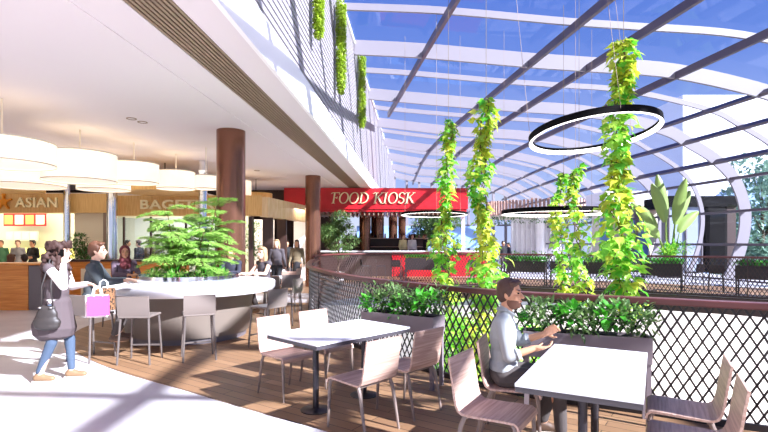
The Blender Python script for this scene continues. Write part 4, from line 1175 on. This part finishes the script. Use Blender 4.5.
# handbag
hb_ = thing('handbag', 'dark slouchy leather handbag hanging from the shoulder of the woman on the phone', 'handbag', wl(.25, .02, .68), head(wdir))
o = MB(); o.ell((0, 0, .1), (.08, .18, .1)); o.ell((0, 0, .2), (.06, .14, .12)); o.cap((0, -.08, .3), (0, .08, .3), .03, .03); o.ell((0, 0, .05), (.085, .17, .06))
o.v = [tuple(q*.85 for q in v_) for v_ in o.v]; link('bag', remesh(o, .008, 14, .6), M['leather'], hb_, smooth=True)
MB().tube([(0, -.06, .26), (-.0, -.06, .5), (-.06, -.0, .81), (-.08, .02, .82), (.0, .04, .5), (0, .06, .26)], .009, 6).build('strap', M['leather'], hb_, smooth=True)
for s in (-1, 1): MB().lathe([(.02, -.004), (.02, .004), (.013, .004), (.013, -.004), (.02, -.004)], 14, caps=False).build('ring', M['chrome'], hb_, loc=(.035, s*.06, .26))
def paper_bag(label, c, w, h, dp, m, rz, group):
    r = thing('shopping_bag', label, 'shopping bag', c, rz, group)
    b = MB()
    for s in (-1, 1): b.box((0, s*dp/2, h/2), (w, .004, h)); b.box((s*w/2, 0, h/2), (.004, dp, h))
    b.box((0, 0, .003), (w, dp, .006)); b.build('bag', m, r)
    for s in (-1, 1): MB().tube([(-w*.2, s*dp/2, h), (-w*.16, s*dp*.3, h+.08), (0, 0, h+.11), (w*.16, s*dp*.3, h+.08), (w*.2, s*dp/2, h)], .004, 5).build('handle', M['paperw'], r)
hz = head(wdir)+PI/2
hw_ = wl(-.12, .40, 1.2)
paper_bag('pink paper shopping bag carried by the woman on the phone', hw_+V((.15, -.19, -.36)), .23, .23, .08, M['pink'], .5, 'shopping bags of the woman on the phone')
paper_bag('white paper shopping bag carried behind the pink one', hw_+V((.05, -.05, -.40)), .23, .27, .08, M['paperw'], .35, 'shopping bags of the woman on the phone')
paper_bag('leopard patterned shopping bag carried behind the pink one', hw_+V((.06, .08, -.33)), .24, .27, .08, M['leopard'], .3, 'shopping bags of the woman on the phone')
# people at the round counter
STO = dict(SIT, **{k: tuple(V(SIT[k])+V((0, 0, .22))) for k in ('pelvis', 'chest', 'neck', 'head', 'shL', 'shR', 'elL', 'elR', 'wrL', 'wrR', 'hipL', 'hipR', 'knL', 'knR')})
STO.update(anL=(-.11, .3, .3), anR=(.11, .3, .3), elL=(-.22, .16, 1.02), elR=(.22, .16, 1.02), wrL=(-.12, .39, 1.04), wrR=(.12, .39, 1.04))
def at_stool(phi, rad): p, d = around(phi, rad); return p, d
GP_ = 'people seated around the round counter'
p, d = at_stool(-20, 1.95)
person('man with brown hair in a dark grey jacket, seated at the round counter', p, V((.95, .3, 0)), STO, M['skinl'], M['jacket'], M['trouser'], M['shoed'], M['hairr'], .011, GP_, face=True, sc=1.07)
p, d = at_stool(-117, 1.95)
person('smiling woman in a dark red headscarf leaning on the round counter', p+d*.12, (d+V((.1, -.45, 0))), dict(STO, wrL=(-.05, .42, 1.03), wrR=(.08, .44, 1.03)), M['skin'], M['purple'], M['trouser'], M['shoed'], M['hairk'], .012, GP_, hairstyle='none', scarf=M['scarf'], face=True, turn=-.3, sc=1.02)
p, d = at_stool(173, 1.78)
person('man in a dark navy top half hidden behind the feathery plant', p, d, STO, M['skin'], M['navy'], M['trouser'], M['shoed'], M['hairr'], .014, GP_)
p, d = at_stool(146, 1.78)
person('blonde woman in a grey sleeveless top resting an arm on the round counter', p, V((-.6, -.75, 0)), dict(STO, elR=(.25, .2, 1.0), wrR=(.14, .45, 1.03)), M['skinl'], M['tank'], M['trouser'], M['shoe'], M['hairbl'], .011, GP_, sleeve='none', hairstyle='long', face=True, turn=.1)
# people further off
GB = 'people in the background'
def far(label, x, D, d, J, skin, top, bot, hair, **kw):
    p = V((X(x, D), D, kw.pop('z', 0))); v = kw.pop('vox', .022)
    return person(label, p, V((d[0], d[1], 0)), J, M[skin], M[top], M[bot], M['shoed'], M[hair], v, GB, **kw)
CROSS = dict(STAND, elL=(-.24, .0, 1.15), elR=(.24, 0, 1.15), wrL=(.02, .2, 1.18), wrR=(-.02, .2, 1.14), hdL=(1, .1, 0), hdR=(-1, .1, 0), hnL=(0, -1, 0), hnR=(0, -1, 0))
far('man in a black shirt standing with folded arms in the ASIAN shop', 33, 17.4, (-.2, -1), CROSS, 'skin', 'blackc', 'khaki', 'hairk')
far('woman in a grey dress standing beside the man in black', 18, 17.8, (.5, -1), STAND, 'skinl', 'grey_c', 'grey_c', 'hairr', sleeve='short', legs='skirt')
far('person in pale green standing at the edge of the picture in ASIAN shop', 1, 17.6, (.5, -1), STAND, 'skin', 'green_c', 'khaki', 'hairb')
far('person with a brown bob seated behind the orange counter', 9, 13.6, (.3, 1), SIT, 'skin', 'cream_c', 'trouser', 'hairr', hairstyle='long', sc=1.0)
far('man in dark green seated behind the orange counter', 25, 13.5, (-.6, .6), SIT, 'skind', 'green_c', 'trouser', 'hairk')
far('person in black passing at the first window of the bagel shop', 127, 18.4, (1, .2), STAND, 'skin', 'blackc', 'trouser', 'hairk')
far('person in dark clothes walking in the middle of the bagel shop window', 139, 18.2, (-1, .2), STAND, 'skinl', 'navy', 'trouser', 'hairb')
far('customer in a brown top at the bagel shop counter', 150, 18.6, (.2, 1), STAND, 'skin', 'khaki', 'skirt', 'hairr')
far('customer in grey at the bagel shop counter, next to the brown top', 157, 19.0, (-.2, 1), STAND, 'skinl', 'grey_c', 'trouser', 'hairk')
far('person in red behind the feathery plant inside the bagel shop', 178, 19.3, (0, -1), STAND, 'skin', 'red_c', 'trouser', 'hairk')
WALK = dict(STAND, knL=(-.1, .15, .5), anL=(-.1, .2, .09), knR=(.1, -.02, .5), anR=(.1, -.22, .1), wrL=(-.24, -.1, .92), wrR=(.24, .2, .95))
far('woman with long blonde hair and dark trousers walking towards the counter', 277, 15.0, (-.1, -1), WALK, 'skinl', 'tank', 'blackc', 'hairbl', hairstyle='long', vox=.016)
far('woman in a khaki top and black skirt walking near the doorway', 297, 17.0, (.1, -1), dict(WALK), 'skin', 'khaki', 'skirt', 'hairb', legs='skirt', hairstyle='long', vox=.016)
far('person in dark clothes standing in the doorway behind the walkers', 287, 20.2, (.3, -1), STAND, 'skin', 'blackc', 'trouser', 'hairk')
far('person in red-brown standing inside doorway by the white wall', 270, 19.2, (.3, -1), STAND, 'skin', 'scarf', 'trouser', 'hairb')
KS = dict(STO)
far('person in pale yellow leaning on the kiosk counter', 403, 24.9, (.6, -.8), STAND, 'skinl', 'cream_c', 'trouser', 'hairr', vox=.016, z=.34)
far('person in white standing behind the kiosk counter', 412, 25.2, (.3, -1), STAND, 'skinl', 'white_c', 'trouser', 'hairb', hairstyle='long', z=.34)
far('person in black facing the one in white at the kiosk counter', 425, 25.2, (-1, -.2), STAND, 'skin', 'blackc', 'trouser', 'hairr', z=.34)
far('dark-clothed person standing beyond the far railing by the hedge', 503, 27, (.4, -1), STAND, 'skin', 'blackc', 'trouser', 'hairk')
far('second dark-clothed person beyond the far railing, leaning closer', 509, 27.4, (-1, -.2), STAND, 'skin', 'navy', 'trouser', 'hairk', sc=.95)
SKY, SUN, EXPO = 0.85, 16.0, 0.42
LIGHTS = [((-14.5, 18.4, 3.25), (8, 2.5), 300), ((-7.2, 18.9, 3.25), (5, 3), 320), ((-3.6, 19.6, 3.0), (1.2, 1.2), 40), ((.3, 25, 3.1), (6, 2), 260), ((-9, 14.6, 3.9), (8, 1.5), 30), ((8, 18, -.8), (10, 8), 900, (1, .97, .92)), ((2, 12, -.9), (1, 1), 1, (1, .97, .92))]  # unseen area lights added to brighten shops, kiosk, food court and lower hall
# ---------------------------------------------------------------- light and camera
wd = bpy.data.worlds.new('sky'); SC.world = wd; wd.use_nodes = True; nt = wd.node_tree
bg = nt.nodes['Background']; tc = nt.nodes.new('ShaderNodeTexCoord'); sp = nt.nodes.new('ShaderNodeSeparateXYZ')
rp = nt.nodes.new('ShaderNodeValToRGB'); nt.links.new(tc.outputs['Generated'], sp.inputs[0]); nt.links.new(sp.outputs['Z'], rp.inputs['Fac'])
e = rp.color_ramp.elements; e[0].position = 0; e[0].color = lin('#d8e0f4'); e[1].position = .6; e[1].color = lin('#456fcc')
x = e.new(.16); x.color = lin('#afc1ee'); x = e.new(.32); x.color = lin('#7797de')
nt.links.new(rp.outputs[0], bg.inputs[0]); bg.inputs[1].default_value = SKY
sd = bpy.data.lights.new('sun', 'SUN'); sd.energy = SUN; sd.angle = math.radians(.7); sd.color = (1, .95, .88)
so = bpy.data.objects.new('sun', sd); C.objects.link(so)
el = math.radians(34); hd = V((.83, -.56, 0)).normalized()
so.rotation_euler = (-(hd*math.cos(el)+V((0, 0, math.sin(el))))).to_track_quat('-Z', 'Y').to_euler()
def area(loc, size, energy, col=(1, .9, .74), rot=(0, 0, 0)):
    l = bpy.data.lights.new('added_fill_light', 'AREA'); l.shape = 'RECTANGLE'; l.size, l.size_y = size; l.energy = energy; l.color = col
    o = bpy.data.objects.new('added_fill_light', l); C.objects.link(o); o.location = loc; o.rotation_euler = rot
for L in LIGHTS: area(*L)
cam = bpy.data.cameras.new('camera'); cam.sensor_width = 36; cam.lens = 490/768*36; cam.shift_y = 27/768; cam.clip_end = 1000; cam.clip_start = .05
co = bpy.data.objects.new('camera', cam); C.objects.link(co); co.location = (0, 0, EYE); co.rotation_euler = (PI/2, 0, 0); SC.camera = co
SC.view_settings.view_transform = 'Standard'; SC.view_settings.look = 'None'; SC.view_settings.gamma = 1; SC.view_settings.exposure = EXPO
SC.view_settings.use_curve_mapping = False
SC.cycles.max_bounces = 10; SC.cycles.diffuse_bounces = 5; SC.cycles.transparent_max_bounces = 24
SC.cycles.sample_clamp_indirect = 6
